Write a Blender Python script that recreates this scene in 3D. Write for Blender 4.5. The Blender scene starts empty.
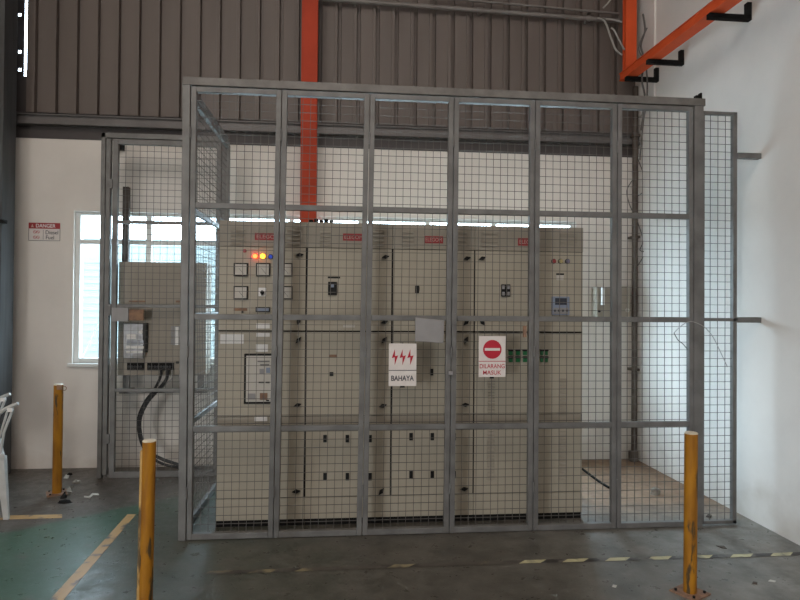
import bpy, math, random
from mathutils import Vector, Matrix
random.seed(7)
scene = bpy.context.scene
COL = scene.collection

# ------------------------------------------------------------------ camera
FPX = 588.5
YAW, PITCH, ROLL = 0.0913, 0.0109, -0.0081
O = Vector((0, 0, 1.5))
cy_, sy_ = math.cos(YAW), math.sin(YAW)
r_ = Vector((cy_, -sy_, 0)); F_ = Vector((sy_, cy_, 0)); u_ = Vector((0, 0, 1))
F2 = F_*math.cos(PITCH) + u_*math.sin(PITCH)
u2 = u_*math.cos(PITCH) - F_*math.sin(PITCH)
R3 = r_*math.cos(ROLL) - u2*math.sin(ROLL)
U3 = u2*math.cos(ROLL) + r_*math.sin(ROLL)
cam_data = bpy.data.cameras.new('camera')
cam_data.sensor_width = 36; cam_data.lens = FPX/800*36; cam_data.clip_start = 0.05
cam = bpy.data.objects.new('camera', cam_data); COL.objects.link(cam)
M_ = Matrix.Identity(4)
for i in range(3):
    M_[i][0], M_[i][1], M_[i][2], M_[i][3] = R3[i], U3[i], -F2[i], O[i]
cam.matrix_world = M_
scene.camera = cam

def at(x, y, Y=None, Z=None, X=None):
    """Point of the place seen at photo pixel (x, y) on a given real plane."""
    d = F2 + R3*((x-400)/FPX) - U3*((y-300)/FPX)
    if Y is not None: t = (Y-O[1])/d[1]
    elif Z is not None: t = (Z-O[2])/d[2]
    else: t = (X-O[0])/d[0]
    return O + d*t

# ------------------------------------------------------------------ world, lamps, exposure
w = bpy.data.worlds.new('sky'); scene.world = w; w.use_nodes = True
bgn = w.node_tree.nodes['Background']
bgn.inputs[0].default_value = (0.69, 0.85, 1.0, 1); bgn.inputs[1].default_value = 16.5

def area(name, loc, target, sx, sy, power, color, portal=False):
    l = bpy.data.lights.new(name, 'AREA'); l.shape = 'RECTANGLE'; l.size = sx; l.size_y = sy
    l.energy = power; l.color = color
    if portal: l.cycles.is_portal = True
    o = bpy.data.objects.new(name, l); COL.objects.link(o); o.location = loc
    d = Vector(target) - Vector(loc)
    o.rotation_euler = d.to_track_quat('-Z', 'Y').to_euler()
    return o
area('window_portal', (-0.1, 5.80, 1.66), (-0.1, 0, 1.66), 4.75, 1.42, 1, (1, 1, 1), True)
area('doorway_portal', (-4.7, -4.1, 1.3), (0, -4.1, 1.3), 1.7, 2.5, 1, (1, 1, 1), True)
area('overhead_fill', (-0.6, -1.0, 6.6), (0.8, 2.0, 0), 6.0, 5.0, 235, (1.0, 0.885, 0.80))  # added warm fill from overhead, no real fixture; lifts walls, cladding and cabinet fronts
area('doorway_daylight', (-4.45, -4.1, 1.35), (0.6, 4.2, 1.5), 1.5, 2.3, 125, (1.0, 0.93, 0.86))
scene.view_settings.view_transform = 'Standard'
scene.view_settings.look = 'None'
scene.view_settings.exposure = 0.3
scene.view_settings.gamma = 1.0
scene.view_settings.use_curve_mapping = False

# ------------------------------------------------------------------ materials
def mat(name, col, rough=0.6, metal=0.0, var=0.0, vscale=6.0, col2=None, bump=0.0, bscale=60, emit=None, estr=0, spec=0.5, stretch=None):
    m = bpy.data.materials.new(name); m.use_nodes = True
    nt = m.node_tree; b = nt.nodes['Principled BSDF']
    b.inputs['Base Color'].default_value = (*col, 1); b.inputs['Roughness'].default_value = rough
    b.inputs['Metallic'].default_value = metal; b.inputs['Specular IOR Level'].default_value = spec
    g = nt.nodes.new('ShaderNodeNewGeometry')
    if col2 is None: col2 = tuple(c*(1-var) for c in col)
    n = nt.nodes.new('ShaderNodeTexNoise'); n.inputs['Scale'].default_value = vscale; n.inputs['Detail'].default_value = 6
    src = g.outputs['Position']
    if stretch:
        mp = nt.nodes.new('ShaderNodeMapping'); mp.inputs['Scale'].default_value = stretch
        nt.links.new(src, mp.inputs[0]); src = mp.outputs[0]
    nt.links.new(src, n.inputs['Vector'])
    cr = nt.nodes.new('ShaderNodeValToRGB'); cr.color_ramp.elements[0].position = 0.35; cr.color_ramp.elements[1].position = 0.65
    cr.color_ramp.elements[0].color = (*col2, 1); cr.color_ramp.elements[1].color = (*col, 1)
    nt.links.new(n.outputs['Fac'], cr.inputs[0]); nt.links.new(cr.outputs[0], b.inputs['Base Color'])
    if bump > 0:
        n2 = nt.nodes.new('ShaderNodeTexNoise'); n2.inputs['Scale'].default_value = bscale; n2.inputs['Detail'].default_value = 4
        nt.links.new(g.outputs['Position'], n2.inputs['Vector'])
        bp = nt.nodes.new('ShaderNodeBump'); bp.inputs['Strength'].default_value = bump; bp.inputs['Distance'].default_value = 0.01
        nt.links.new(n2.outputs['Fac'], bp.inputs['Height']); nt.links.new(bp.outputs[0], b.inputs['Normal'])
    if emit:
        b.inputs['Emission Color'].default_value = (*emit, 1); b.inputs['Emission Strength'].default_value = estr
    return m

M = {}
M['steel'] = mat('galvanised_steel', (0.172, 0.168, 0.162), 0.5, 0.25, 0.28, 9, bump=0.1)
M['steel_rail'] = mat('galvanised_rail', (0.165, 0.155, 0.145), 0.5, 0.25, 0.28, 11)
M['wire'] = mat('welded_wire', (0.105, 0.096, 0.088), 0.5, 0.3)
M['plate'] = mat('grey_plate', (0.27, 0.26, 0.26), 0.5, 0.1, 0.08, 14)
M['beige'] = mat('cabinet_beige', (0.385, 0.345, 0.272), 0.5, 0, 0.1, 3.2)
M['beige_dk'] = mat('cabinet_beige_header', (0.32, 0.285, 0.23), 0.5, 0, 0.1, 5)
M['beige_box'] = mat('wall_box_beige', (0.29, 0.25, 0.20), 0.5, 0, 0.1, 5)
M['seal'] = mat('black_rubber', (0.010, 0.010, 0.010), 0.8, spec=0.15)
M['black'] = mat('black_plastic', (0.012, 0.012, 0.012), 0.6, spec=0.2)
M['cable'] = mat('black_cable', (0.02, 0.02, 0.022), 0.5)
M['greycable'] = mat('grey_cable', (0.33, 0.32, 0.30), 0.6)
M['darkcable'] = mat('dull_cable', (0.10, 0.09, 0.085), 0.6)
M['white'] = mat('white_label', (0.74, 0.72, 0.70), 0.5, 0, 0.06, 20)
M['frame_white'] = mat('window_frame_white', (0.62, 0.62, 0.60), 0.45)
M['glassface'] = mat('meter_face', (0.48, 0.45, 0.40), 0.5)
M['red'] = mat('sign_red', (0.42, 0.010, 0.028), 0.5)
M['badge'] = mat('badge_red', (0.30, 0.022, 0.026), 0.5)
M['pink'] = mat('badge_letter', (0.50, 0.32, 0.28), 0.5)
M['signwhite'] = mat('sign_white', (0.66, 0.61, 0.58), 0.5, 0, 0.06, 25)
M['ink'] = mat('sign_ink', (0.02, 0.02, 0.035), 0.5)
M['green'] = mat('green_button', (0.01, 0.16, 0.05), 0.4)
M['bluegrey'] = mat('controller_face', (0.20, 0.24, 0.32), 0.4)
M['screen'] = mat('dark_screen', (0.03, 0.035, 0.05), 0.2)
M['yellow'] = mat('yellow_paint', (0.38, 0.165, 0.012), 0.6, 0, 0, 9, col2=(0.24, 0.098, 0.012), stretch=(3, 3, 0.6), spec=0.2)
def chips(m, col, lo=0.60, hi=0.66, sc=(22, 22, 5)):
    nt = m.node_tree; b = nt.nodes['Principled BSDF']; src = b.inputs['Base Color'].links[0].from_socket
    g = nt.nodes.new('ShaderNodeNewGeometry'); mp = nt.nodes.new('ShaderNodeMapping'); mp.inputs['Scale'].default_value = sc
    n = nt.nodes.new('ShaderNodeTexNoise'); n.inputs['Scale'].default_value = 1.0; n.inputs['Detail'].default_value = 7
    r = nt.nodes.new('ShaderNodeMapRange'); r.inputs['From Min'].default_value = lo; r.inputs['From Max'].default_value = hi
    x = nt.nodes.new('ShaderNodeMixRGB'); x.inputs[2].default_value = (*col, 1)
    nt.links.new(g.outputs['Position'], mp.inputs[0]); nt.links.new(mp.outputs[0], n.inputs['Vector']); nt.links.new(n.outputs['Fac'], r.inputs['Value'])
    nt.links.new(r.outputs[0], x.inputs[0]); nt.links.new(src, x.inputs[1]); nt.links.new(x.outputs[0], b.inputs['Base Color'])
chips(M['yellow'], (0.07, 0.045, 0.02))
M['yellow_lt'] = mat('faded_yellow', (0.50, 0.30, 0.09), 0.5, 0, 0.25, 25)
M['yellow_cap'] = mat('bollard_cap', (0.68, 0.60, 0.45), 0.5, 0, 0.2, 30)
chips(M['yellow_lt'], (0.10, 0.06, 0.02), 0.56, 0.62)
M['rust'] = mat('rusty_plate', (0.30, 0.17, 0.10), 0.8, 0, 0, 25, col2=(0.17, 0.10, 0.07))
M['orange'] = mat('orange_primer', (0.66, 0.088, 0.022), 0.6, 0, 0.18, 4, spec=0.25)
M['redcol'] = mat('red_oxide', (0.46, 0.055, 0.022), 0.6, 0, 0.22, 3, spec=0.2)
M['clad'] = mat('cladding_metal', (0.125, 0.100, 0.088), 0.5, 0, 0.16, 1.5, stretch=(4, 4, 0.4))
M['clad_groove'] = mat('cladding_groove', (0.10, 0.082, 0.074), 0.6)
M['girt'] = mat('girt_steel', (0.14, 0.13, 0.128), 0.45, 0.2, 0.2, 5)
M['darksteel'] = mat('dark_steel', (0.066, 0.066, 0.068), 0.6, 0.1, 0.35, 4, stretch=(6, 6, 0.5))
M['flash'] = mat('dark_flashing', (0.05, 0.042, 0.042), 0.6)
M['conduit'] = mat('conduit_steel', (0.21, 0.19, 0.18), 0.45, 0.2, 0.2, 5)
M['rustpipe'] = mat('brown_pipe', (0.10, 0.082, 0.066), 0.7, 0, 0, 8, col2=(0.05, 0.034, 0.026))
M['chair'] = mat('chair_plastic', (0.50, 0.50, 0.49), 0.45, 0, 0.15, 15)
M['paper'] = mat('paper', (0.55, 0.54, 0.50), 0.8)
M['stone'] = mat('rubble', (0.30, 0.27, 0.23), 0.9, 0, 0.3, 30)
M['ceil'] = mat('roof_sheet', (0.20, 0.19, 0.18), 0.7)
M['outside'] = mat('outside_concrete', (0.42, 0.44, 0.44), 0.9)
M['outwall'] = mat('outside_wall', (0.125, 0.145, 0.14), 0.8)

# white plaster with soft stains
def plaster(name, base, stain, bright=1.0):
    m = bpy.data.materials.new(name); m.use_nodes = True; nt = m.node_tree; b = nt.nodes['Principled BSDF']
    b.inputs['Roughness'].default_value = 0.75; b.inputs['Specular IOR Level'].default_value = 0.25
    g = nt.nodes.new('ShaderNodeNewGeometry')
    n = nt.nodes.new('ShaderNodeTexNoise'); n.inputs['Scale'].default_value = 0.9; n.inputs['Detail'].default_value = 7; n.inputs['Roughness'].default_value = 0.6
    nt.links.new(g.outputs['Position'], n.inputs['Vector'])
    cr = nt.nodes.new('ShaderNodeValToRGB'); cr.color_ramp.elements[0].position = 0.30; cr.color_ramp.elements[1].position = 0.62
    cr.color_ramp.elements[0].color = (*[c*0.86 for c in base], 1); cr.color_ramp.elements[1].color = (*base, 1)
    nt.links.new(n.outputs['Fac'], cr.inputs[0])
    # grime splashed up from the floor
    sx = nt.nodes.new('ShaderNodeSeparateXYZ'); nt.links.new(g.outputs['Position'], sx.inputs[0])
    n2 = nt.nodes.new('ShaderNodeTexNoise'); n2.inputs['Scale'].default_value = 3.5; n2.inputs['Detail'].default_value = 6
    nt.links.new(g.outputs['Position'], n2.inputs['Vector'])
    ml = nt.nodes.new('ShaderNodeMath'); ml.operation = 'MULTIPLY_ADD'; ml.inputs[1].default_value = 0.9; ml.inputs[2].default_value = -0.30
    nt.links.new(n2.outputs['Fac'], ml.inputs[0])
    sb = nt.nodes.new('ShaderNodeMath'); sb.operation = 'SUBTRACT'
    nt.links.new(ml.outputs[0], sb.inputs[0]); nt.links.new(sx.outputs['Z'], sb.inputs[1])
    mr = nt.nodes.new('ShaderNodeMapRange'); mr.inputs['From Min'].default_value = -0.12; mr.inputs['From Max'].default_value = 0.25; mr.inputs['To Max'].default_value = 0.55
    nt.links.new(sb.outputs[0], mr.inputs['Value'])
    mx = nt.nodes.new('ShaderNodeMixRGB'); mx.inputs[2].default_value = (*stain, 1)
    nt.links.new(mr.outputs[0], mx.inputs[0]); nt.links.new(cr.outputs[0], mx.inputs[1])
    nt.links.new(mx.outputs[0], b.inputs['Base Color'])
    n3 = nt.nodes.new('ShaderNodeTexNoise'); n3.inputs['Scale'].default_value = 7; n3.inputs['Detail'].default_value = 5
    nt.links.new(g.outputs['Position'], n3.inputs['Vector'])
    bp = nt.nodes.new('ShaderNodeBump'); bp.inputs['Strength'].default_value = 0.15; bp.inputs['Distance'].default_value = 0.01
    nt.links.new(n3.outputs['Fac'], bp.inputs['Height']); nt.links.new(bp.outputs[0], b.inputs['Normal'])
    return m
M['plaster'] = plaster('white_plaster', (0.72, 0.675, 0.63), (0.36, 0.30, 0.24))
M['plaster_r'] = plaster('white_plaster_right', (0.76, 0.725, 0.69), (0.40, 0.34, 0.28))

# glass that lets daylight straight through
gm = bpy.data.materials.new('window_glass'); gm.use_nodes = True; nt = gm.node_tree
nt.nodes.remove(nt.nodes['Principled BSDF'])
tr = nt.nodes.new('ShaderNodeBsdfTransparent'); tr.inputs[0].default_value = (0.93, 0.97, 0.97, 1)
gl = nt.nodes.new('ShaderNodeBsdfGlossy'); gl.inputs['Roughness'].default_value = 0.05
mx = nt.nodes.new('ShaderNodeMixShader'); mx.inputs[0].default_value = 0.06
nt.links.new(tr.outputs[0], mx.inputs[1]); nt.links.new(gl.outputs[0], mx.inputs[2])
nt.links.new(mx.outputs[0], nt.nodes['Material Output'].inputs[0]); M['glass'] = gm

# floor: worn concrete with green paint on the left and dry dirt inside the cage at the right
def floor_mat():
    m = bpy.data.materials.new('worn_floor'); m.use_nodes = True; nt = m.node_tree; b = nt.nodes['Principled BSDF']
    L = nt.links.new
    g = nt.nodes.new('ShaderNodeNewGeometry'); s = nt.nodes.new('ShaderNodeSeparateXYZ'); L(g.outputs['Position'], s.inputs[0])
    def noise(sc, det=8, rough=0.6):
        n = nt.nodes.new('ShaderNodeTexNoise'); n.inputs['Scale'].default_value = sc; n.inputs['Detail'].default_value = det; n.inputs['Roughness'].default_value = rough
        L(g.outputs['Position'], n.inputs['Vector']); return n.outputs['Fac']
    def math_(op, a, b_=None, c=None):
        n = nt.nodes.new('ShaderNodeMath'); n.operation = op
        for i, v in enumerate((a, b_, c)):
            if v is None: continue
            if isinstance(v, (int, float)): n.inputs[i].default_value = v
            else: L(v, n.inputs[i])
        return n.outputs[0]
    def ramp(fac, a, b_, lo, hi):
        r = nt.nodes.new('ShaderNodeValToRGB'); r.color_ramp.elements[0].position = lo; r.color_ramp.elements[1].position = hi
        r.color_ramp.elements[0].color = (*a, 1); r.color_ramp.elements[1].color = (*b_, 1); L(fac, r.inputs[0]); return r.outputs[0]
    def mr(v, a, b_, c=0, d=1):
        n = nt.nodes.new('ShaderNodeMapRange'); n.inputs['From Min'].default_value = a; n.inputs['From Max'].default_value = b_
        n.inputs['To Min'].default_value = c; n.inputs['To Max'].default_value = d; L(v, n.inputs['Value']); return n.outputs[0]
    def mix(f, a, b_):
        n = nt.nodes.new('ShaderNodeMixRGB')
        if isinstance(f, float): n.inputs[0].default_value = f
        else: L(f, n.inputs[0])
        for i, v in ((1, a), (2, b_)):
            if isinstance(v, tuple): n.inputs[i].default_value = (*v, 1)
            else: L(v, n.inputs[i])
        return n.outputs[0]
    big = noise(1.1); mid = noise(5.5); fine = noise(38, 4)
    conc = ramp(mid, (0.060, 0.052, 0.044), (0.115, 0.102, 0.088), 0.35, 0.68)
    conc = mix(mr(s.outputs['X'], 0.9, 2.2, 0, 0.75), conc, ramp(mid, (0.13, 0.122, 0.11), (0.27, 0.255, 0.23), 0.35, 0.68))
    # green paint: a field left of the yellow line, thinner to the right
    wob = math_('MULTIPLY_ADD', mid, 0.22, -0.11)
    edge = math_('ADD', math_('SUBTRACT', math_('MULTIPLY_ADD', s.outputs['X'], 0.72, 5.68), s.outputs['Y']), wob)
    ingreen = mr(edge, -0.03, 0.03)
    left = mr(math_('ADD', s.outputs['X'], math_('MULTIPLY', wob, 0.1)), -1.47, -1.45, 1, 0)
    right = mr(math_('ADD', s.outputs['X'], math_('MULTIPLY', wob, 6.0)), -1.5, 0.2, 0.35, 0.06)
    lowY = mr(s.outputs['Y'], 3.42, 3.3, 0.3, 1)
    gm_ = math_('MULTIPLY', ingreen, math_('MAXIMUM', math_('MULTIPLY', left, 0.86), math_('MULTIPLY', right, 1.0)))
    wear = mr(mid, 0.60, 0.72, 1, 0.4)
    gm_ = math_('MULTIPLY', gm_, wear)
    green = ramp(big, (0.022, 0.078, 0.046), (0.040, 0.112, 0.070), 0.3, 0.7)
    c = mix(gm_, conc, green)
    # dry brown dirt in the back right corner
    d1 = mr(math_('ADD', s.outputs['X'], wob), 1.55, 1.9); d2 = mr(math_('ADD', s.outputs['Y'], wob), 3.9, 4.4)
    d = math_('MULTIPLY', d1, d2)
    c = mix(math_('MULTIPLY', d, 0.92), c, ramp(mid, (0.17, 0.10, 0.06), (0.31, 0.195, 0.12), 0.3, 0.7))
    # speckles of grit
    sp = mr(fine, 0.70, 0.76)
    c = mix(math_('MULTIPLY', sp, 0.55), c, (0.34, 0.32, 0.29))
    dk = mr(noise(4, 7), 0.60, 0.72)
    c = mix(math_('MULTIPLY', dk, 0.30), c, (0.05, 0.045, 0.04))
    L(c, b.inputs['Base Color'])
    scuff = noise(13, 9, 0.7)
    c = mix(math_('MULTIPLY', mr(scuff, 0.50, 0.75), 0.28), c, (0.21, 0.20, 0.18))
    c = mix(math_('MULTIPLY', mr(scuff, 0.44, 0.26), 0.30), c, (0.04, 0.036, 0.03))
    L(c, b.inputs['Base Color'])
    L(math_('ADD', mr(scuff, 0.35, 0.65, 0.24, 0.52), math_('MULTIPLY', d, 0.3)), b.inputs['Roughness'])
    b.inputs['Specular IOR Level'].default_value = 0.45
    bp = nt.nodes.new('ShaderNodeBump'); bp.inputs['Strength'].default_value = 0.35; bp.inputs['Distance'].default_value = 0.006
    L(scuff, bp.inputs['Height']); L(bp.outputs[0], b.inputs['Normal'])
    return m
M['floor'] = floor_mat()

def worn_paint(name, col, lo, hi, scale=14):
    """paint that is worn through in patches"""
    m = bpy.data.materials.new(name); m.use_nodes = True; nt = m.node_tree; b = nt.nodes['Principled BSDF']
    g = nt.nodes.new('ShaderNodeNewGeometry'); n = nt.nodes.new('ShaderNodeTexNoise'); n.inputs['Scale'].default_value = scale; n.inputs['Detail'].default_value = 7
    nt.links.new(g.outputs['Position'], n.inputs['Vector'])
    cr = nt.nodes.new('ShaderNodeValToRGB'); cr.color_ramp.elements[0].position = lo; cr.color_ramp.elements[1].position = hi
    cr.color_ramp.elements[0].color = (0.12, 0.11, 0.10, 1); cr.color_ramp.elements[1].color = (*col, 1)
    nt.links.new(n.outputs['Fac'], cr.inputs[0]); nt.links.new(cr.outputs[0], b.inputs['Base Color'])
    b.inputs['Roughness'].default_value = 0.45
    return m
M['line'] = worn_paint('worn_yellow_line', (0.46, 0.29, 0.12), 0.34, 0.44)
M['line_near'] = worn_paint('worn_yellow_line_b', (0.46, 0.29, 0.12), 0.36, 0.46, 10)
M['tape_y'] = worn_paint('tape_yellow', (0.50, 0.46, 0.27), 0.34, 0.47, 7)
M['tape_y_worn'] = worn_paint('tape_yellow_worn', (0.26, 0.22, 0.13), 0.47, 0.62, 9)
M['tape_k_worn'] = worn_paint('tape_black_worn', (0.045, 0.04, 0.036), 0.45, 0.6, 9)
for _n in ('tape_y_worn', 'tape_k_worn'): M[_n].node_tree.nodes['Color Ramp'].color_ramp.elements[0].color = (0.085, 0.075, 0.064, 1)
M['tape_k'] = worn_paint('tape_black', (0.035, 0.03, 0.028), 0.45, 0.5, 8)

# ------------------------------------------------------------------ mesh helpers
class MB:
    def __init__(s): s.v = []; s.f = []
    def box(s, x0, x1, y0, y1, z0, z1):
        i = len(s.v)
        s.v += [(x0,y0,z0),(x1,y0,z0),(x1,y1,z0),(x0,y1,z0),(x0,y0,z1),(x1,y0,z1),(x1,y1,z1),(x0,y1,z1)]
        s.f += [tuple(i+k for k in q) for q in ((0,3,2,1),(4,5,6,7),(0,1,5,4),(1,2,6,5),(2,3,7,6),(3,0,4,7))]
        return s
    def obox(s, a, b, w, h, up=(0,0,1)):
        """bar of section w x h from a to b"""
        a = Vector(a); b = Vector(b); d = (b-a).normalized(); up = Vector(up)
        sd = d.cross(up).normalized(); uu = sd.cross(d).normalized(); i = len(s.v)
        for p in (a, b):
            for sx, sz in ((-1,-1),(1,-1),(1,1),(-1,1)):
                s.v.append(tuple(p + sd*(w/2*sx) + uu*(h/2*sz)))
        s.f += [(i,i+1,i+2,i+3),(i+7,i+6,i+5,i+4)] + [(i+k, i+4+k, i+4+(k+1)%4, i+(k+1)%4) for k in range(4)]
        return s
    def tube(s, pts, r, n=10, r2=None):
        pts = [Vector(p) for p in pts]; m = len(pts); i0 = len(s.v); prev = None
        for k, p in enumerate(pts):
            d = (pts[min(k+1, m-1)] - pts[max(k-1, 0)]).normalized()
            if prev is None:
                ref = Vector((0,0,1)) if abs(d.z) < 0.9 else Vector((1,0,0)); a = d.cross(ref).normalized()
            else: a = (prev - d*prev.dot(d)).normalized()
            prev = a; bb = d.cross(a)
            rr = r if r2 is None else r + (r2-r)*k/(m-1)
            for j in range(n):
                t = 2*math.pi*j/n; s.v.append(tuple(p + a*(rr*math.cos(t)) + bb*(rr*math.sin(t))))
        for k in range(m-1):
            for j in range(n):
                a = i0+k*n+j; b = i0+k*n+(j+1)%n
                s.f.append((a, b, b+n, a+n))
        s.f.append(tuple(i0+j for j in range(n))[::-1]); s.f.append(tuple(i0+(m-1)*n+j for j in range(n)))
        return s
    def prism(s, poly, y0, y1):
        """x-z outline pushed from y0 (front) to y1"""
        n = len(poly); i = len(s.v)
        s.v += [(x, y0, z) for x, z in poly] + [(x, y1, z) for x, z in poly]
        s.f.append(tuple(range(i, i+n))); s.f.append(tuple(range(i+n, i+2*n))[::-1])
        for k in range(n): s.f.append((i+k, i+n+k, i+n+(k+1)%n, i+(k+1)%n))
        return s
    def disc(s, x, z, r, y0, y1, n=24):
        return s.prism([(x+r*math.cos(2*math.pi*k/n), z+r*math.sin(2*math.pi*k/n)) for k in range(n)], y0, y1)
    def build(s, name, m, parent=None, bevel=0.0, smooth=False):
        root = parent
        while root is not None and root.parent is not None: root = root.parent
        xs = [v[0] for v in s.v]; ys = [v[1] for v in s.v]; zs = [v[2] for v in s.v]
        off = Vector(root.location) if root is not None else Vector(((min(xs)+max(xs))/2, (min(ys)+max(ys))/2, min(zs)))
        if root is not None and root.type == 'MESH' and root.get('_off'): off = Vector(root['_off'])
        me = bpy.data.meshes.new(name)
        me.from_pydata([(v[0]-off[0], v[1]-off[1], v[2]-off[2]) for v in s.v], [], s.f); me.update()
        import bmesh
        bm = bmesh.new(); bm.from_mesh(me); bmesh.ops.recalc_face_normals(bm, faces=bm.faces); bm.to_mesh(me); bm.free()
        o = bpy.data.objects.new(name, me); COL.objects.link(o)
        if parent is None: o.location = off
        else: o.parent = parent
        me.materials.append(m)
        if smooth:
            for p in me.polygons: p.use_smooth = True
            md = o.modifiers.new('edges', 'EDGE_SPLIT'); md.split_angle = math.radians(40)
        if bevel:
            md = o.modifiers.new('bevel', 'BEVEL'); md.width = bevel; md.segments = 2; md.limit_method = 'ANGLE'
        return o

def thing(name, loc, label, cat, group=None):
    o = bpy.data.objects.new(name, None); COL.objects.link(o); o.location = loc; o.empty_display_size = 0.1
    return tag(o, label, cat, group)
def tag(o, label, cat, group=None):
    o['label'] = label; o['category'] = cat
    if group: o['group'] = group
    return o
def struct(o): o['kind'] = 'structure'; return o
def smooth_path(pts, n=8):
    pts = [Vector(p) for p in pts]; out = []
    for i in range(len(pts)-1):
        p0 = pts[max(i-1,0)]; p1 = pts[i]; p2 = pts[i+1]; p3 = pts[min(i+2, len(pts)-1)]
        for k in range(n):
            t = k/n
            out.append(0.5*((2*p1)+(p2-p0)*t+(2*p0-5*p1+4*p2-p3)*t*t+(3*p1-p0-3*p2+p3)*t**3))
    out.append(pts[-1]); return out
def text(name, body, x, y, z, width, height, m, parent, bold=0.0, depth=0.0008):
    """lettering centred on (x, z) on the plane Y = y, facing the camera side"""
    cu = bpy.data.curves.new(name, 'FONT'); cu.body = body; cu.align_x = 'CENTER'; cu.align_y = 'CENTER'; cu.offset = bold; cu.extrude = 0.002
    t = bpy.data.objects.new('tmp', cu); COL.objects.link(t); bpy.context.view_layer.update()
    me = bpy.data.meshes.new_from_object(t, depsgraph=bpy.context.evaluated_depsgraph_get()); bpy.data.objects.remove(t); bpy.data.curves.remove(cu)
    xs = [v.co.x for v in me.vertices]; ys = [v.co.y for v in me.vertices]
    sx = width/(max(xs)-min(xs)); sz = height/(max(ys)-min(ys)); cx = (max(xs)+min(xs))/2; cz = (max(ys)+min(ys))/2
    root = parent
    while root.parent is not None: root = root.parent
    for v in me.vertices:
        a, b, c = v.co
        v.co = Vector((x+(a-cx)*sx, y - (0.5 + c*100)*depth, z+(b-cz)*sz)) - root.location
    me.name = name; me.materials.clear(); me.materials.append(m)
    o = bpy.data.objects.new(name, me); COL.objects.link(o); o.parent = parent
    return o

# ------------------------------------------------------------------ the place
YC = 3.858          # front plane of the cage
YW = 5.637          # back wall
XR = 2.887          # right wall
XL = -4.6
HW = 3.018          # top of the masonry
CEIL = 7.2
WX0, WX1, WZ0, WZ1 = -2.49, 2.26, 0.955, 2.352   # window opening

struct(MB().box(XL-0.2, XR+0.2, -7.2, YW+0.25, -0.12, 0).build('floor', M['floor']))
b = MB()
b.box(XL, WX0, YW, YW+0.2, 0, HW); b.box(WX1, XR+0.2, YW, YW+0.2, 0, HW)
b.box(WX0, WX1, YW, YW+0.2, 0, WZ0); b.box(WX0, WX1, YW, YW+0.2, WZ1, HW)
struct(b.build('wall_back', M['plaster']))
struct(MB().box(XR, XR+0.2, -7.2, YW+0.2, 0, CEIL).build('wall_right', M['plaster_r']))
b = MB(); b.box(XL-0.2, XL, -3.25, YW+0.25, 0, CEIL); b.box(XL-0.2, XL, -7.2, -4.95, 0, CEIL); b.box(XL-0.2, XL, -4.95, -3.25, 2.55, CEIL)
struct(b.build('wall_left', M['plaster']))
b = MB(); b.box(XL-0.2, XR+0.2, -7.4, -7.2, 0, CEIL)
struct(b.build('wall_front', M['plaster']))
struct(MB().box(XL-0.2, XR+0.2, -7.4, YW+0.4, CEIL, CEIL+0.1).build('ceiling', M['ceil']))
struct(MB().box(2.868, XR, 5.28, YW, 3.4, CEIL).build('trim_3', M['plaster_r']))
M['plaster_r'].name = 'white_plaster_right'

# ribbed cladding above the masonry: flat pans with narrow deep grooves, open slit at its left end
YK = YW + 0.015
x_slit0 = at(24.2, 40, Y=YK)[0]; x_slit1 = at(27.0, 40, Y=YK)[0]
pan = 0.1835
prof = []
x = at(37.5, 60, Y=YK)[0]
prof.append((x_slit1, YK))
xs = x
while xs < XR - 0.05:
    if xs > x_slit1 + 0.03:
        prof += [(xs-0.052, YK), (xs-0.050, YK-0.007), (xs-0.020, YK-0.007), (xs-0.014, YK+0.034), (xs+0.012, YK+0.034), (xs+0.018, YK)]
    xs += pan
prof.append((XR, YK))
b = MB(); n = len(prof)
b.v = [(px, py, HW-0.02) for px, py in prof] + [(px, py, CEIL) for px, py in prof]
b.f = [(i, i+1, n+i+1, n+i) for i in range(n-1)]
b.v += [(px, py+0.01, HW-0.02) for px, py in prof] + [(px, py+0.01, CEIL) for px, py in prof]
b.f += [(2*n+i+1, 2*n+i, 3*n+i, 3*n+i+1) for i in range(n-1)]
b.f += [(0, n, 3*n, 2*n), (n-1, 3*n-1, 4*n-1, 2*n-1)] + [(i, 2*n+i, 2*n+i+1, i+1) for i in range(n-1)]
clad = struct(b.build('wall_upper', M['clad']))
# dark corner flashing left of the slit, pierced by three bolt holes that let the daylight in
b = MB(); fx0 = XL; fx1 = x_slit0
hs = [at(19.5, yy, Y=YK) for yy in (14.5, 51.5, 69.5)]; hr = 0.014
hx = hs[0][0]
zz = HW-0.02
for p in sorted(hs, key=lambda q: q[2]):
    b.box(fx0, fx1, YK, YK+0.012, zz, p[2]-hr); b.box(fx0, p[0]-hr, YK, YK+0.012, p[2]-hr, p[2]+hr); b.box(p[0]+hr, fx1, YK, YK+0.012, p[2]-hr, p[2]+hr); zz = p[2]+hr
b.box(fx0, fx1, YK, YK+0.012, zz, CEIL)
zs = at(25, 76, Y=YK)[2]
b.box(fx1, x_slit1, YK, YK+0.012, HW-0.02, zs)
struct(b.build('trim_2', M['flash']))
# channel girt along the foot of the cladding
g1 = at(24, 112, Y=YW-0.06)[2]; g2 = at(24, 124, Y=YW-0.06)[2]
b = MB(); x0 = -3.05
b.box(x0, XR, YW-0.07, YW, g1-0.012, g1); b.box(x0, XR, YW-0.07, YW, g2, g2+0.008)
b.box(x0, XR, YW-0.045, YW-0.036, g2, g1); b.box(x0, XR, YW-0.07, YW-0.062, g2, g2+0.028); b.box(x0, XR, YW-0.07, YW-0.062, g1-0.022, g1)
struct(b.build('trim_1', M['girt'], bevel=0.002))
b = MB(); b.box(XL, XR, YW-0.006, YW+0.0, HW-0.01, g2); struct(b.build('trim_4', M['flash']))

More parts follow.
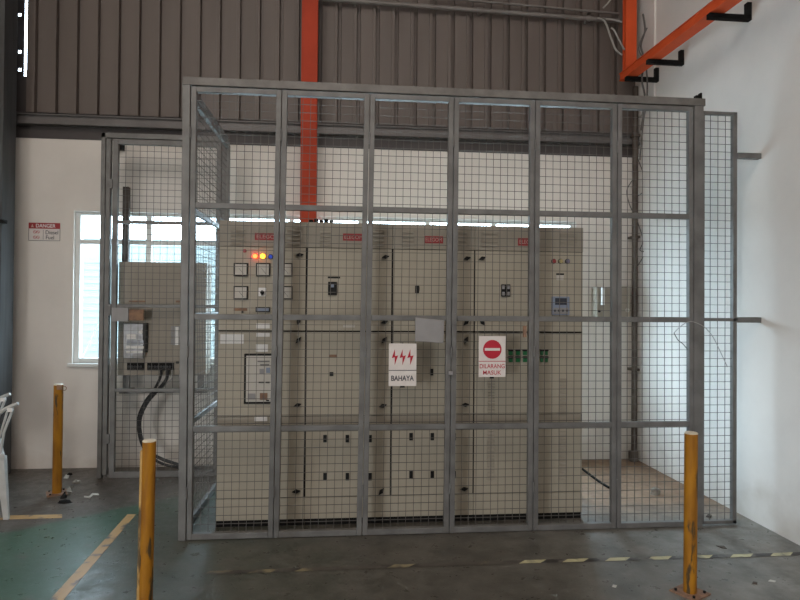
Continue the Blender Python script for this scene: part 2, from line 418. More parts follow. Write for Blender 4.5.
# the ribbon window
win = struct(bpy.data.objects.new('window_1', None)); COL.objects.link(win); win.location = ((WX0+WX1)/2, YW, WZ0)
b = MB(); fy0, fy1 = YW+0.03, YW+0.09
b.box(WX0, WX0+0.045, fy0, fy1, WZ0, WZ1); b.box(WX1-0.045, WX1, fy0, fy1, WZ0, WZ1)
b.box(WX0+0.01, WX1-0.01, fy0+0.004, fy1-0.004, WZ0+0.001, WZ0+0.045); b.box(WX0+0.01, WX1-0.01, fy0+0.004, fy1-0.004, WZ1-0.03, WZ1-0.001)
b.box(WX0+0.01, WX1-0.01, fy0+0.006, fy1-0.006, 2.055, 2.095)
mp = 0.655
WM = [WX0+mp*k for k in range(7)] + [WX1]
for X in WM[1:7]: b.box(X-0.022, X+0.022, fy0, fy1, WZ0, WZ1)
b.build('window_frame', M['frame_white'], win)
MB().box(WX0-0.03, WX1+0.03, YW-0.03, YW+0.05, WZ0-0.03, WZ0).build('window_sill', M['frame_white'], win, bevel=0.003)
for k in range(7):
    MB().box(WM[k]+0.022, WM[k+1]-0.022, YW+0.058, YW+0.062, WZ0+0.045, 2.055).build('pane', M['glass'], win)
    MB().box(WM[k]+0.022, WM[k+1]-0.022, YW+0.058, YW+0.062, 2.095, WZ1-0.03).build('pane', M['glass'], win)
# scrolled burglar grille outside the glass
b = MB()
for k in range(14):
    gx = WX0 + 0.04 + k*mp/2
    for j in range(4):
        zz = WZ0+0.06+j*0.0; 
    b.tube([(gx, YW+0.12, WZ0+0.05), (gx+mp/4, YW+0.12, WZ0+0.42), (gx+mp/2, YW+0.12, WZ0+0.05)], 0.004, 5)
b.build('window_grille', M['frame_white'], win)

# outside: ground and a pale building across the lane
struct(MB().box(-30, 30, YW+0.25, 40, -0.4, -0.3).box(-30, XL-0.2, -25, YW+0.25, -0.4, -0.3).build('ground_outside', M['outside']))
b = MB(); b.box(-30, 30, 14, 14.4, -0.3, 3.0)
for k in range(18): b.box(-30, 30, 13.985, 14, -0.2+k*0.155, -0.12+k*0.155)
tag(b.build('building', M['outwall']), 'pale ribbed building seen through the window glass', 'building')

# ------------------------------------------------------------------ painted lines and tape on the floor
def strip(name, pts, m, z=0.0015):
    b = MB(); b.v = [(p[0], p[1], z) for p in pts] + [(p[0], p[1], 0.0002) for p in pts]; n = len(pts)
    b.f = [tuple(range(n)), tuple(range(n, 2*n))[::-1]] + [(i, (i+1) % n, n+(i+1) % n, n+i) for i in range(n)]
    return b.build(name, m)
tag(strip('floor_line', [at(-30, 516.5, Z=0), at(62, 514.5, Z=0), at(62, 518, Z=0), at(-30, 520.5, Z=0)], M['line']), 'thin yellow line painted on the floor near the chair leg', 'floor marking')
tag(strip('floor_line', [at(127.5, 514.5, Z=0), at(136, 514.5, Z=0), at(60, 604, Z=0), at(46, 604, Z=0)], M['line_near']), 'worn yellow line running diagonally along the green floor paint', 'floor marking')
tape = thing('hazard_tape', (1.0, 3.39, 0), 'worn yellow and black striped hazard tape across the floor before the cage', 'hazard tape')
by = MB(); bk = MB(); byw = MB(); bkw = MB(); tx = -0.80; k = 0
while tx < 2.86:
    L_ = 0.13; t0 = tx; t1 = min(tx+L_, 2.87); sk = 0.05
    m_ = ((by, bk) if tx > 1.0 else (byw, bkw))[k % 2]; i = len(m_.v)
    yb = 3.375 + 0.006*math.sin(tx*2)
    m_.v += [(t0, yb, 0.002), (t1, yb, 0.002), (min(t1+sk, 2.88), yb+0.042, 0.002), (t0+sk, yb+0.042, 0.002)]
    m_.f.append((i, i+1, i+2, i+3)); tx += L_; k += 1
byw.build('yellow_stripe', M['tape_y_worn'], tape); bkw.build('black_stripe', M['tape_k_worn'], tape); by.build('yellow_stripe', M['tape_y'], tape); bk.build('black_stripe', M['tape_k'], tape)

# ------------------------------------------------------------------ steelwork
def hcol(name, x0, x1, y0, y1, z0, z1, m, label, cat='column'):
    b = MB(); t = 0.012; xc = (x0+x1)/2
    b.box(x0, x1, y0, y0+t, z0, z1); b.box(x0, x1, y1-t, y1, z0, z1); b.box(xc-0.005, xc+0.005, y0+t, y1-t, z0, z1)
    return tag(b.build(name, m, bevel=0.002), label, cat)
p0 = at(300.5, 150, Y=5.46); p1 = at(316.5, 150, Y=5.46)
t = hcol('steel_column', p0[0], p1[0], 5.46, YW-0.075, 0, CEIL, M['redcol'], 'tall red steel column standing behind the switchgear, left of centre')
p0 = at(622.5, 40, Y=5.47); p1 = at(636.8, 40, Y=5.40); zb = at(630, 78, Y=5.40)[2]
hcol('steel_column', p0[0], p1[0]-0.0, 5.40, 5.47, zb, CEIL, M['orange'], 'orange steel column high in the right corner above the sloping beam')
# dark door column at the left edge
cxr = at(13.6, 300, Y=5.50)[0]
t = thing('door_column', (cxr-0.15, 5.4, 0), 'dark grey ridged steel column at the left edge of the back wall', 'column')
b = MB(); b.box(cxr-0.30, cxr-0.035, 5.33, 5.50, 0, CEIL); b.box(cxr-0.04, cxr, 5.30, 5.50, 0, CEIL); b.box(cxr-0.9, cxr-0.36, 5.36, 5.48, 0, CEIL); b.box(cxr-0.115, cxr-0.075, 5.30, 5.335, 0, CEIL); b.box(cxr-0.20, cxr-0.15, 5.30, 5.335, 0, CEIL)
b.build('column_shaft', M['darksteel'], t, bevel=0.003)
zc = at(12, 222, Y=5.3)[2]
MB().box(cxr-0.03, cxr+0.035, 5.26, 5.32, zc-0.015, zc+0.015).tube([(cxr+0.0, 5.27, zc), (cxr+0.06, 5.27, zc-0.005)], 0.007, 8).build('bolt', M['seal'], t)

# orange beam along the right wall, resting on black brackets
e0 = at(625.5, 76.5, Y=5.24); e1 = at(708.5, 13.5, Y=3.98)
d = (e1-e0).normalized(); BWD, BHT = 0.112, 0.075
q0 = e0 - d*0.13 + Vector((BWD/2, 0, BHT/2)); q1 = e1 + d*1.6 + Vector((BWD/2, 0, BHT/2))
b = MB()
b.obox(q0 - Vector((0,0,BHT/2-0.005)), q1 - Vector((0,0,BHT/2-0.005)), BWD, 0.010)
b.obox(q0 + Vector((0,0,BHT/2-0.005)), q1 + Vector((0,0,BHT/2-0.005)), BWD, 0.010)
b.obox(q0 - Vector((BWD/2-0.012,0,0)), q1 - Vector((BWD/2-0.012,0,0)), 0.008, BHT-0.02)
tag(b.build('steel_beam', M['orange'], bevel=0.002), 'orange steel beam running along the right wall on black brackets', 'beam')
for (xa, xb, yy, Yb, lab) in ((625.5, 658, 79, 5.24, 'black wall bracket nearest the orange column, lowest of three under the beam'), (647, 683, 61.5, 4.83, 'black wall bracket under the orange beam, middle one of three'), (708, 750, 16, 3.98, 'black wall bracket under the orange beam, nearest the top of the picture')):
    pa = at(xa, yy, Y=Yb); pb = at(xb, yy, Y=Yb)
    b = MB(); z = min(pa[2], 99)
    zt = q0[2] + (q1[2]-q0[2])*((Yb-q0[1])/(q1[1]-q0[1])) - BHT/2 - 0.020
    b.box(pa[0], XR-0.001, Yb-0.02, Yb+0.02, zt-0.019, zt+0.019); b.box(XR-0.035, XR-0.001, Yb-0.02, Yb+0.02, zt, zt+0.11)
    b.box(pa[0]+0.004, XR-0.04, Yb-0.026, Yb+0.026, zt-0.004, zt+0.004)
    tag(b.build('wall_bracket', M['seal'], bevel=0.002), lab, 'bracket', 'brackets under the orange beam')

# conduits along the top of the cladding
yz = YW-0.045
def cline(y400, y600, r, name, label, x0p, m=M['conduit'], clips=()):
    a = at(400, y400, Y=yz); c = at(600, y600, Y=yz); s = (c[2]-a[2])/(c[0]-a[0])
    x0 = at(x0p, 2, Y=yz)[0]
    t = thing(name, (1.2, yz, a[2]), label, 'conduit')
    x1 = p0[0]+0.02
    MB().tube([(x0, yz, a[2]+s*(x0-a[0])), (x1, yz, a[2]+s*(x1-a[0]))], r, 12).build('pipe', m, t, smooth=True)
    for cp in clips:
        X = at(cp, 10, Y=yz)[0]; zc = a[2]+s*(X-a[0])
        MB().tube([(X-0.025, yz, zc), (X+0.025, yz, zc)], r*1.35, 12).box(X-0.012, X+0.012, yz, YK, zc-r*1.2, zc+r*1.2).build('coupling', m, t)
cline(4.5, 19.5, 0.021, 'conduit_pipe', 'thicker steel conduit along the top of the ribbed cladding', 317, clips=(355, 480, 588))
cline(-6, 12.0, 0.011, 'conduit_pipe', 'thin upper conduit running above the thicker one on the cladding', 430, clips=(590,))

# brown pipe in the back right corner and loose cables
pp = at(635, 200, Y=5.56)
t = thing('corner_pipe', (pp[0], 5.56, 0), 'rusty brown pipe standing in the back right corner', 'pipe')
MB().tube([(pp[0], 5.56, 0), (pp[0], 5.56, zb-0.02)], 0.027, 12).build('pipe', M['rustpipe'], t, smooth=True)
for z in (0.9, 2.2, 3.2): MB().box(pp[0]-0.035, pp[0]+0.035, 5.52, YW, z-0.012, z+0.012).build('pipe_clip', M['rustpipe'], t)
MB().box(pp[0]-0.045, pp[0]+0.03, 5.53, 5.59, 0, 0.10).build('pipe_foot', M['rustpipe'], t, bevel=0.004)
def cable(pix, Y, r, m, name, label, cat='cable', n=8):
    P = [at(a, b_, Y=(Y if not isinstance(Y, (list, tuple)) else Y[i])) for i, (a, b_) in enumerate(pix)]
    return tag(MB().tube(smooth_path(P), r, n).build(name, m, smooth=True), label, cat)
cable([(643, 14), (645, 30), (641, 45), (644, 60), (642, 80), (645, 100), (641, 130)], 5.20, 0.009, M['darkcable'], 'hanging_cable', 'dull grey cable hanging down beside the orange column')
cable([(647, 28), (639, 48), (646, 66), (647, 96), (643, 125), (640, 160)], 5.17, 0.007, M['darkcable'], 'hanging_cable', 'twisted second cable hanging behind the end of the orange beam')
cable([(637.5, 158), (643, 172), (647, 180), (645, 190), (638, 196)], [5.535, 5.52, 5.5, 5.52, 5.535], 0.005, M['darkcable'], 'hanging_cable', 'thin wire curling off the corner pipe inside the cage')
cable([(634, 178), (627, 190), (629, 203), (633, 212)], [5.535, 5.52, 5.52, 5.535], 0.005, M['darkcable'], 'hanging_cable', 'short wire dangling left of the corner pipe')
cable([(637.5, 222), (643, 240), (640, 250), (645, 253), (637.5, 266)], [5.535, 5.52, 5.5, 5.5, 5.535], 0.005, M['darkcable'], 'hanging_cable', 'kinked wire end beside the corner pipe, above the wall boxes')
cable([(622, 55), (616, 50), (611, 38), (605, 22), (598, 18)], [5.43, 5.40, 5.42, 5.50, 5.565], 0.009, M['greycable'], 'hanging_cable', 'outer pale cable looping from the cladding to the orange column')
cable([(624.5, 50), (618, 38), (614, 30), (611, 28)], [5.44, 5.41, 5.41, 5.42], 0.008, M['greycable'], 'hanging_cable', 'inner pale cable looping onto the orange column')
cable([(622, 22), (614, 20), (606, 19)], [5.44, 5.50, 5.565], 0.008, M['greycable'], 'hanging_cable', 'short pale cable running straight into the orange column')
cable([(603, 8), (608, 3), (613, -4)], 5.33, 0.007, M['greycable'], 'hanging_cable', 'pale cable end at the very top beside the orange column')

# ------------------------------------------------------------------ the wire cage
H = 2.960; RZ = (2.138, 1.4235, 0.705)
BX = [at(v, 320, Y=YC)[0] for v in (188.5, 279.2, 366.8, 452.3, 534.8, 618, 694)]
XLc = -1.048; XRc = at(703.5, 320, Y=YC)[0]
cage = thing('wire_cage', ((XLc+XRc)/2, YC, 0), 'grey steel and welded wire cage enclosing the switchgear cabinets', 'cage')
def wires_xz(x0, x1, z0, z1, y, dx=0.052, dz=0.0535, r=0.0016, m=None, jit=0.0):
    b = MB(); n = max(2, round((x1-x0)/dx)); k = round((z1-z0)/dz)
    for i in range(1, n):
        X = x0+(x1-x0)*i/n; b.obox((X, y, z0), (X, y, z1), 2*r, 2*r, up=(0, 1, 0))
    for j in range(1, k):
        Z = z0+(z1-z0)*j/k; b.obox((x0, y-0.003, Z), (x1, y-0.003, Z), 2*r, 2*r)
    return b
def leaf_frame(x0, x1, z0, z1, y0, y1, w=0.042, rails=RZ, rh=0.036, ry=None):
    b = MB()
    b.box(x0, x0+w, y0, y1, z0, z1); b.box(x1-w, x1, y0, y1, z0, z1)
    b.box(x0+w, x1-w, y0, y1, z0, z0+w*1.15); b.box(x0+w, x1-w, y0, y1, z1-w, z1)
    for z in rails: b.box(x0+w, x1-w, y0+0.004, y1-0.004, z-rh/2, z+rh/2)
    return b
# the leaves hang slightly out of plumb: boundary x at floor level and at the beam
LB = [at(v, 533, Y=YC)[0] for v in (186.0, 273, 362, 449.3, 533.2, 617, 694.5)]
LT = [at(v, 92, Y=YC)[0] for v in (190.5, 282.0, 370.2, 454.5, 535.8, 618, 694)]
def hang(mb, i):
    out = []
    for X, Y_, z in mb.v:
        u = (X-BX[i])/(BX[i+1]-BX[i]); t_ = z/H
        out.append(((LB[i]+(LB[i+1]-LB[i])*u)*(1-t_) + (LT[i]+(LT[i+1]-LT[i])*u)*t_, Y_, z))
    mb.v = out; return mb
TB = 0.052
MB().box(XLc-0.004, XRc+0.012, YC, YC+0.06, H-TB, H).build('top_beam', M['steel_rail'], cage, bevel=0.003)
cpm = MB().box(XLc-0.002, BX[0]-0.003, YC+0.002, YC+0.05, 0, H-TB); dlt = (LB[0]-0.003 - (BX[0]-0.003))
cpm.v = [(X + (dlt if z < 0.5 else LT[0]-BX[0]), Y_, z) for X, Y_, z in cpm.v]
cpm.build('corner_post', M['steel'], cage, bevel=0.003)
MB().box(BX[6]+0.003, XRc, YC+0.002, YC+0.055, 0, H-TB).build('corner_post', M['steel'], cage, bevel=0.003)
gates = []
for i in range(6):
    g = 0.0022
    z0 = 0.003
    gt = hang(leaf_frame(BX[i]+g, BX[i+1]-g, z0, H-TB-0.008, YC+0.004, YC+0.044, w=0.033 if i < 5 else 0.030), i).build('gate', M['steel'], cage, bevel=0.003)
    gates.append(gt)
    hang(wires_xz(BX[i]+0.033, BX[i+1]-0.033, z0+0.035, H-TB-0.035, YC+0.036), i).build('wire_mesh', M['wire'], gt)
    for z in (0.3, 1.2, 2.6):
        hang(MB().tube([(BX[i]+0.0, YC+0.0, z-0.035), (BX[i]+0.0, YC+0.0, z+0.035)], 0.007, 8), i).build('hinge', M['steel'], gt)
# end fillers: narrow panel to the right wall
ip1 = at(738, 320, Y=YC)[0]; izt = at(720, 111, Y=YC)[2]
b = MB(); x0 = XRc+0.002
b.box(ip1-0.028, ip1, YC+0.01, YC+0.045, 0.012, izt); b.box(x0, x0+0.012, YC+0.01, YC+0.045, 0.012, izt)
b.box(x0, ip1, YC+0.01, YC+0.045, izt-0.02, izt); b.box(x0, ip1, YC+0.01, YC+0.045, 0.012, 0.035); b.box(x0, ip1, YC+0.01, YC+0.045, 1.415, 1.437)
ep = b.build('end_panel', M['steel'], cage, bevel=0.002)
wires_xz(x0+0.01, ip1-0.02, 0.03, izt-0.01, YC+0.03).build('wire_mesh', M['wire'], ep)
for yy in (155.5, 320):
    z = at(750, yy, Y=YC)[2]
    MB().box(ip1, XR-0.002, YC+0.0, YC+0.04, z-0.019, z+0.019).build('wall_arm', M['steel'], cage, bevel=0.002)
pk = at(700, 100, Y=YC)
MB().box(pk[0]-0.022, pk[0]+0.022, YC+0.01, YC+0.04, H, H+0.024).box(pk[0]+0.010, pk[0]+0.022, YC+0.01, YC+0.04, H, H+0.042).build('beam_clip', M['seal'], cage)
# left side panel, running back to the wing
YG = 5.285
def side_panel():
    b = MB(); x0, x1 = XLc-0.010, XLc+0.022; w = 0.034; ya = YC+0.052
    zt = H-TB-0.008
    b.box(x0, x1, ya, ya+w, 0.012, zt); b.box(x0, x1, YG-w, YG, 0.012, zt)
    b.box(x0, x1, ya+w, YG-w, 0.012, 0.055); b.box(x0, x1, ya+w, YG-w, zt-w, zt)
    for z in RZ: b.box(x0+0.003, x1-0.003, ya+w, YG-w, z-0.018, z+0.018)
    o = b.build('side_panel', M['steel'], cage, bevel=0.003)
    m = MB(); n = 26; k = 53; r = 0.0016
    for i in range(1, n):
        Y = ya+w+(YG-ya-2*w)*i/n; m.obox((x0+0.01, Y, 0.05), (x0+0.01, Y, zt-w), 2*r, 2*r, up=(1, 0, 0))
    for j in range(1, k):
        Z = 0.05+(zt-w-0.05)*j/k; m.obox((x0+0.006, ya+w, Z), (x0+0.006, YG-w, Z), 2*r, 2*r)
    m.build('wire_mesh', M['wire'], o)
    MB().box(XLc-0.052, XLc+0.004, YG+0.002, YG+0.055, 0, H).build('rear_post', M['steel'], cage, bevel=0.003)
    MB().box(XLc-0.025, XLc+0.018, YC+0.06, YG+0.002, H-TB+0.002, H-0.002).build('side_beam', M['steel_rail'], cage, bevel=0.003)
side_panel()
# grey lock cover on the third gate, brown hasp on the fourth
pa = at(415, 318, Y=YC); pb = at(443, 343, Y=YC)
MB().prism([(pa[0], pa[2]+0.004), (pa[0]+0.003, pb[2]+0.012), (pb[0], pb[2]), (pb[0]+0.004, pa[2]-0.014)], YC-0.022, YC+0.003).build('lock_cover', M['plate'], gates[2], bevel=0.003)
pc = at(524.5, 331.5, Y=YC)
MB().box(pc[0]-0.011, pc[0]+0.011, YC-0.012, YC+0.004, pc[2]-0.038, pc[2]+0.038).build('hasp', M['rust'], gates[3], bevel=0.002)
pc = at(450.5, 373, Y=YC)
MB().box(pc[0]-0.014, pc[0]+0.014, YC-0.012, YC+0.004, pc[2]-0.012, pc[2]+0.012).build('latch', M['plate'], gates[2], bevel=0.002)
pc = at(454, 318, Y=YC)
MB().box(pc[0]-0.016, pc[0]+0.016, YC-0.010, YC+0.004, pc[2]-0.045, pc[2]+0.03).build('latch_plate', M['steel'], gates[3], bevel=0.002)

# ------------------------------------------------------------------ wing gate at the back left
gx0 = at(99.0, 300, Y=YG)[0]
wt = at(140, 133.5, Y=YG)[2]
wing = thing('wire_gate', ((gx0+XLc)/2, YG, 0), 'wire mesh gate panel at the back left before the window and beige box', 'gate')
b = MB(); b.box(gx0, gx0+0.036, YG, YG+0.05, 0, wt); b.box(gx0+0.04, gx0+0.078, YG+0.004, YG+0.05, 0.03, wt-0.05)
b.box(gx0, XLc-0.055, YG, YG+0.05, wt-0.045, wt)
b.build('outer_frame', M['steel'], wing, bevel=0.003)
lf = leaf_frame(gx0+0.095, XLc-0.055, 0.0, wt-0.05, YG+0.006, YG+0.044, w=0.045, rails=(at(140, 222, Y=YG)[2], at(140, 306, Y=YG)[2], at(140, 390.5, Y=YG)[2]), rh=0.03).build('gate_leaf', M['steel'], wing, bevel=0.003)
wires_xz(gx0+0.135, XLc-0.10, 0.04, wt-0.09, YG+0.036, dx=0.058, dz=0.056, r=0.0016).build('wire_mesh', M['wire'], lf)
for za, zb_ in ((1.40, 1.50), (0.3, 0.38), (2.5, 2.58)):
    MB().box(gx0+0.072, gx0+0.10, YG-0.006, YG+0.012, za, zb_).build('hinge', M['steel'], wing)
pa = at(112.5, 307.5, Y=YG); pb = at(129, 321.5, Y=YG)
MB().box(pa[0], pb[0], YG-0.02, YG+0.004, pb[2], pa[2]).build('lock_cover', M['plate'], wing, bevel=0.003)
pa = at(129.2, 309.5, Y=YG); pb = at(144, 320.5, Y=YG)
MB().box(pa[0], pb[0], YG-0.012, YG+0.004, pb[2], pa[2]).build('lock_plate', M['rust'], wing, bevel=0.003)

# ------------------------------------------------------------------ switchgear cabinets
YF = 4.08; DEP = 0.62
def fx(x, y=330): return at(x, y, Y=YF)[0]
def fz(y, x=400): return at(x, y, Y=YF)[2]
bxs = [fx(217.5), fx(306), fx(392), fx(474.5), fx(583)]
ZT = at(400, 224, Y=YF)[2]
ZH = fz(248.5, 350); Z1a = fz(331.0, 350); Z1b = fz(331.9, 350); Z2a = fz(415.5, 350); Z2b = fz(423.5, 350); Z3a = fz(496.5, 350); ZB = 0.042
def rect(parent, name, x0, x1, z0, z1, y0, y1, m, bevel=0.001):
    return MB().box(x0, x1, YF+y0, YF+y1, z0, z1).build(name, m, parent, bevel=bevel)
def vent(parent, x0, x1, z0, z1, n):
    b = MB()
    for k in range(n):
        z = z0+(z1-z0)*(k+0.5)/n; h = (z1-z0)/n
        i = len(b.v)
        b.v += [(x0, YF-0.001, z+h*0.32), (x1, YF-0.001, z+h*0.32), (x1, YF-0.011, z-h*0.2), (x0, YF-0.011, z-h*0.2), (x1, YF-0.001, z-h*0.22), (x0, YF-0.001, z-h*0.22)]
        b.f += [(i, i+3, i+2, i+1), (i+3, i+5, i+4, i+2), (i, i+5, i+3), (i+1, i+2, i+4), (i, i+1, i+4, i+5)]
    b.build('vent', M['beige_dk'], parent)
def slot_dark(parent, name, px_, py_, w, h, m=None, d=0.008, bevel=0.001):
    p = at(px_, py_, Y=YF)
    return MB().box(p[0]-w/2, p[0]+w/2, YF-d, YF+0.001, p[2]-h/2, p[2]+h/2).build(name, m or M['black'], parent, bevel=bevel)
def lock(parent, px_, py_, ang=0.15):
    p = at(px_, py_, Y=YF); c, s = math.cos(ang), math.sin(ang)
    pts = [(-0.029, 0.0), (0, -0.014), (0.029, 0.0), (0, 0.014)]
    MB().prism([(p[0]+a*c-b_*s, p[2]+a*s+b_*c) for a, b_ in pts], YF-0.018, YF-0.006).disc(p[0], p[2], 0.011, YF-0.008, YF+0.001, 14).build('lock', M['black'], parent)
def cabinet(i, label):
    x0, x1 = bxs[i]+0.0005, bxs[i+1]-0.0005
    t = thing('switchgear_cabinet', ((x0+x1)/2, YF+DEP/2, 0), label, 'electrical cabinet', 'beige switchgear cabinets in the cage')
    MB().box(x0, x1, YF+0.022, YF+DEP, ZB, ZT).build('body', M['beige'], t, bevel=0.003)
    MB().box(x0, x1, YF+0.012, YF+0.0225, ZB+0.003, ZT-0.01).build('door_seal', M['seal'], t)
    MB().box(x0+0.004, x1-0.004, YF+0.004, YF+DEP-0.03, 0, ZB).build('plinth', M['seal'], t)
    rect(t, 'header_panel', x0+0.001, x1-0.001, ZH+0.003, ZT, 0, 0.0215, M['beige_dk'], 0.002)
    rect(t, 'skirt_panel', x0+0.001, x1-0.001, ZB, Z3a-0.003, 0.0, 0.0215, M['beige'], 0.002)
    rect(t, 'middle_rail', x0+0.004, x1-0.004, Z2b+0.002, Z2a-0.005, 0.008, 0.0215, M['beige_dk'], 0.001)
    return t, x0, x1
def badge(t, xa, xb, ya, yb, lettering='ELEGOM'):
    pa = at(xa, ya, Y=YF); pb = at(xb, yb, Y=YF)
    g = MB().box(pa[0], pb[0], YF-0.003, YF+0.0005, pb[2], pa[2]).build('badge', M['badge'], t)
    text('lettering', lettering, (pa[0]+pb[0])/2, YF-0.003, (pa[2]+pb[2])/2, (pb[0]-pa[0])*0.86, (pa[2]-pb[2])*0.52, M['pink'], g)

def doors(t, x0, x1):
    G = 0.0095
    a = rect(t, 'door', x0+G*0.6, x1-G*0.6, Z1a+0.002, ZH-0.001, 0, 0.0215, M['beige'], 0.002)
    c = rect(t, 'door', x0+G*0.6, x1-G*0.6, Z2a, Z1b-0.002, 0, 0.0215, M['beige'], 0.002)
    d_ = rect(t, 'door', x0+G*0.6, x1-G*0.6, Z3a, Z2b, 0, 0.0215, M['beige'], 0.002)
    return a, c, d_

# first cabinet: meters and breaker
t, x0, x1 = cabinet(0, 'leftmost switchgear cabinet with glowing red and yellow lamps and square meters')
a, c, d_ = doors(t, x0, x1)
vent(t, fx(230), fx(244), fz(246, 240), fz(229, 240), 4); vent(t, fx(286), fx(299), fz(246, 290), fz(229, 290), 4)
badge(t, 255, 281, 233, 240.5)
for py_, di, part in ((255, 0.1, a), (321, 1.3, a), (340, 0.9, c), (405, 0.3, c), (491, 0.1, d_)): lock(part, 299.8 - (py_-255)*0.015, py_, di)
def lamp(part, px_, py_, m, r=0.013, halo=False):
    p = at(px_, py_, Y=YF)
    g = MB().disc(p[0], p[2], r+0.004, YF-0.006, YF+0.001, 18).build('lamp_bezel', M['black'] if not halo else M['bezel_red'], part)
    MB().disc(p[0], p[2], r, YF-0.016, YF-0.005, 18).build('indicator_lamp', m, part)
M['bezel_red'] = mat('bezel_red', (0.4, 0.03, 0.02), 0.4)
M['glow_red'] = mat('glow_red', (1, 0.1, 0.02), 0.4, emit=(1, 0.035, 0.008), estr=14)
M['glow_yellow'] = mat('glow_yellow', (1, 0.5, 0.02), 0.4, emit=(1, 0.32, 0.01), estr=12)
M['blue'] = mat('blue_lens', (0.02, 0.05, 0.35), 0.3, emit=(0.02, 0.06, 0.5), estr=0.35)
M['pinklens'] = mat('pink_lens', (0.5, 0.12, 0.14), 0.3)
M['redlens'] = mat('dark_red_lens', (0.28, 0.02, 0.025), 0.3)
M['yellens'] = mat('dull_yellow_lens', (0.40, 0.33, 0.14), 0.3)
M['greylens'] = mat('grey_blue_lens', (0.16, 0.15, 0.22), 0.3)
lamp(a, 244.7, 250.8, M['pinklens'], 0.008, True); lamp(a, 255.3, 256.3, M['glow_red'], 0.016, True); lamp(a, 263, 256.3, M['glow_yellow'], 0.015, True); lamp(a, 270.7, 256.8, M['blue'], 0.013)
def meter(part, xa, xb, ya, yb):
    pa = at(xa, ya, Y=YF); pb = at(xb, yb, Y=YF)
    mm = MB().box(pa[0], pb[0], YF-0.014, YF+0.001, pb[2], pa[2]).build('meter', M['black'], part, bevel=0.002)
    MB().box(pa[0]+0.008, pb[0]-0.008, YF-0.016, YF-0.013, pb[2]+0.008, pa[2]-0.008).prism([(pb[0]-0.022, pb[2]+0.012), (pb[0]-0.012, pb[2]+0.012), (pb[0]-0.012, pb[2]+0.02)], YF-0.018, YF-0.0155).build('meter_face', M['glassface'], mm)
    pc = Vector(((pa[0]+pb[0])/2, 0, pb[2]+0.025))
    MB().obox((pc[0]+0.02, YF-0.0165, pc[2]-0.008), (pc[0]-0.012, YF-0.0165, pc[2]+0.03), 0.002, 0.001, up=(0, 1, 0)).build('needle', M['ink'], mm)
for r0 in ((263, 276.5), (286, 299.5)):
    for (xa, xb) in ((234, 248), (256.3, 270.3), (278.6, 292.6)):
        if r0[0] == 286 and xa == 256.3: continue
        meter(a, xa, xb, *r0)
sw = slot_dark(a, 'selector_switch', 262.5, 292, 0.052, 0.058, M['white'], 0.006)
p = at(262.5, 292.5, Y=YF); MB().disc(p[0], p[2], 0.013, YF-0.022, YF-0.005, 16).box(p[0]-0.004, p[0]+0.004, YF-0.03, YF-0.02, p[2]-0.02, p[2]+0.014).build('knob', M['black'], sw)
slot_dark(a, 'name_strip', 240.5, 309.5, 0.09, 0.018, M['rust'], 0.003); slot_dark(a, 'reset_button', 242.5, 312, 0.012, 0.012, M['black'], 0.01)
rl = slot_dark(a, 'relay_unit', 263, 309.5, 0.096, 0.034, M['black'], 0.012); slot_dark(rl, 'relay_window', 263, 309.5, 0.082, 0.022, M['bluegrey'], 0.014)
slot_dark(a, 'label_plate', 263, 326, 0.090, 0.034, M['white'], 0.002); slot_dark(c, 'label_plate', 263, 334.8, 0.090, 0.026, M['white'], 0.002)
slot_dark(c, 'label_plate', 262, 348, 0.080, 0.05, M['white'], 0.002)
lp = slot_dark(c, 'label_plate', 232, 339, 0.155, 0.064, M['white'], 0.002)
pa = at(244.5, 353.5, Y=YF); pb = at(277, 403.5, Y=YF)
acb = MB().box(pa[0], pb[0], YF-0.012, YF+0.001, pb[2], pa[2]).build('circuit_breaker', M['black'], c, bevel=0.003)
MB().box(pa[0]+0.014, pb[0]-0.014, YF-0.014, YF-0.011, pb[2]+0.014, pa[2]-0.014).build('breaker_face', M['glassface'], acb, bevel=0.003)
def bf(px_, py_, w, h, m): 
    p = at(px_, py_, Y=YF); MB().box(p[0]-w/2, p[0]+w/2, YF-0.021, YF-0.0175, p[2]-h/2, p[2]+h/2).build('breaker_detail', m, acb)
bf(264, 361, 0.08, 0.008, M['steel']); bf(265, 364.5, 0.06, 0.008, M['steel']); bf(262, 371, 0.028, 0.034, M['plate']); bf(268.5, 370, 0.026, 0.036, M['bluegrey']); bf(261.5, 382, 0.034, 0.009, M['black']); bf(268, 382, 0.026, 0.009, M['black'])
bf(252, 396, 0.05, 0.04, M['plate']); bf(264, 396, 0.05, 0.046, M['rust']); bf(268, 400, 0.02, 0.008, M['black']); pass
slot_dark(t, 'label_plate', 261, 419, 0.085, 0.030, M['white'], 0.001)

# second and third: feeder cabinets
def feeder(i, label, hx_, hw, slots, bx_, vx):
    t, x0, x1 = cabinet(i, label)
    a, c, d_ = doors(t, x0, x1)
    vent(t, fx(vx[0]), fx(vx[1]), fz(247, vx[0]), fz(230, vx[0]), 4); vent(t, fx(vx[2]), fx(vx[3]), fz(247, vx[2]), fz(230, vx[2]), 4)
    badge(t, *bx_)
    return t, a, c, d_
t, a, c, d_ = feeder(1, 'second switchgear cabinet from the left, a black breaker handle under a black name strip', 0, 0, 0, (343, 364, 233.5, 241), (319, 330, 372, 383))
h = slot_dark(a, 'breaker_handle', 332.5, 288.5, 0.06, 0.092, M['black'], 0.016, 0.003); slot_dark(h, 'handle_dial', 332.5, 286, 0.02, 0.02, M['bluegrey'], 0.02)
slot_dark(a, 'name_strip', 334, 277.5, 0.085, 0.012, M['black'], 0.003)
slot_dark(c, 'keyhole', 331.5, 374, 0.026, 0.026); slot_dark(c, 'faded_label', 333, 356, 0.05, 0.02, M['rust'], 0.0015); slot_dark(a, 'label_plate', 349, 326, 0.08, 0.02, M['glassface'], 0.002)
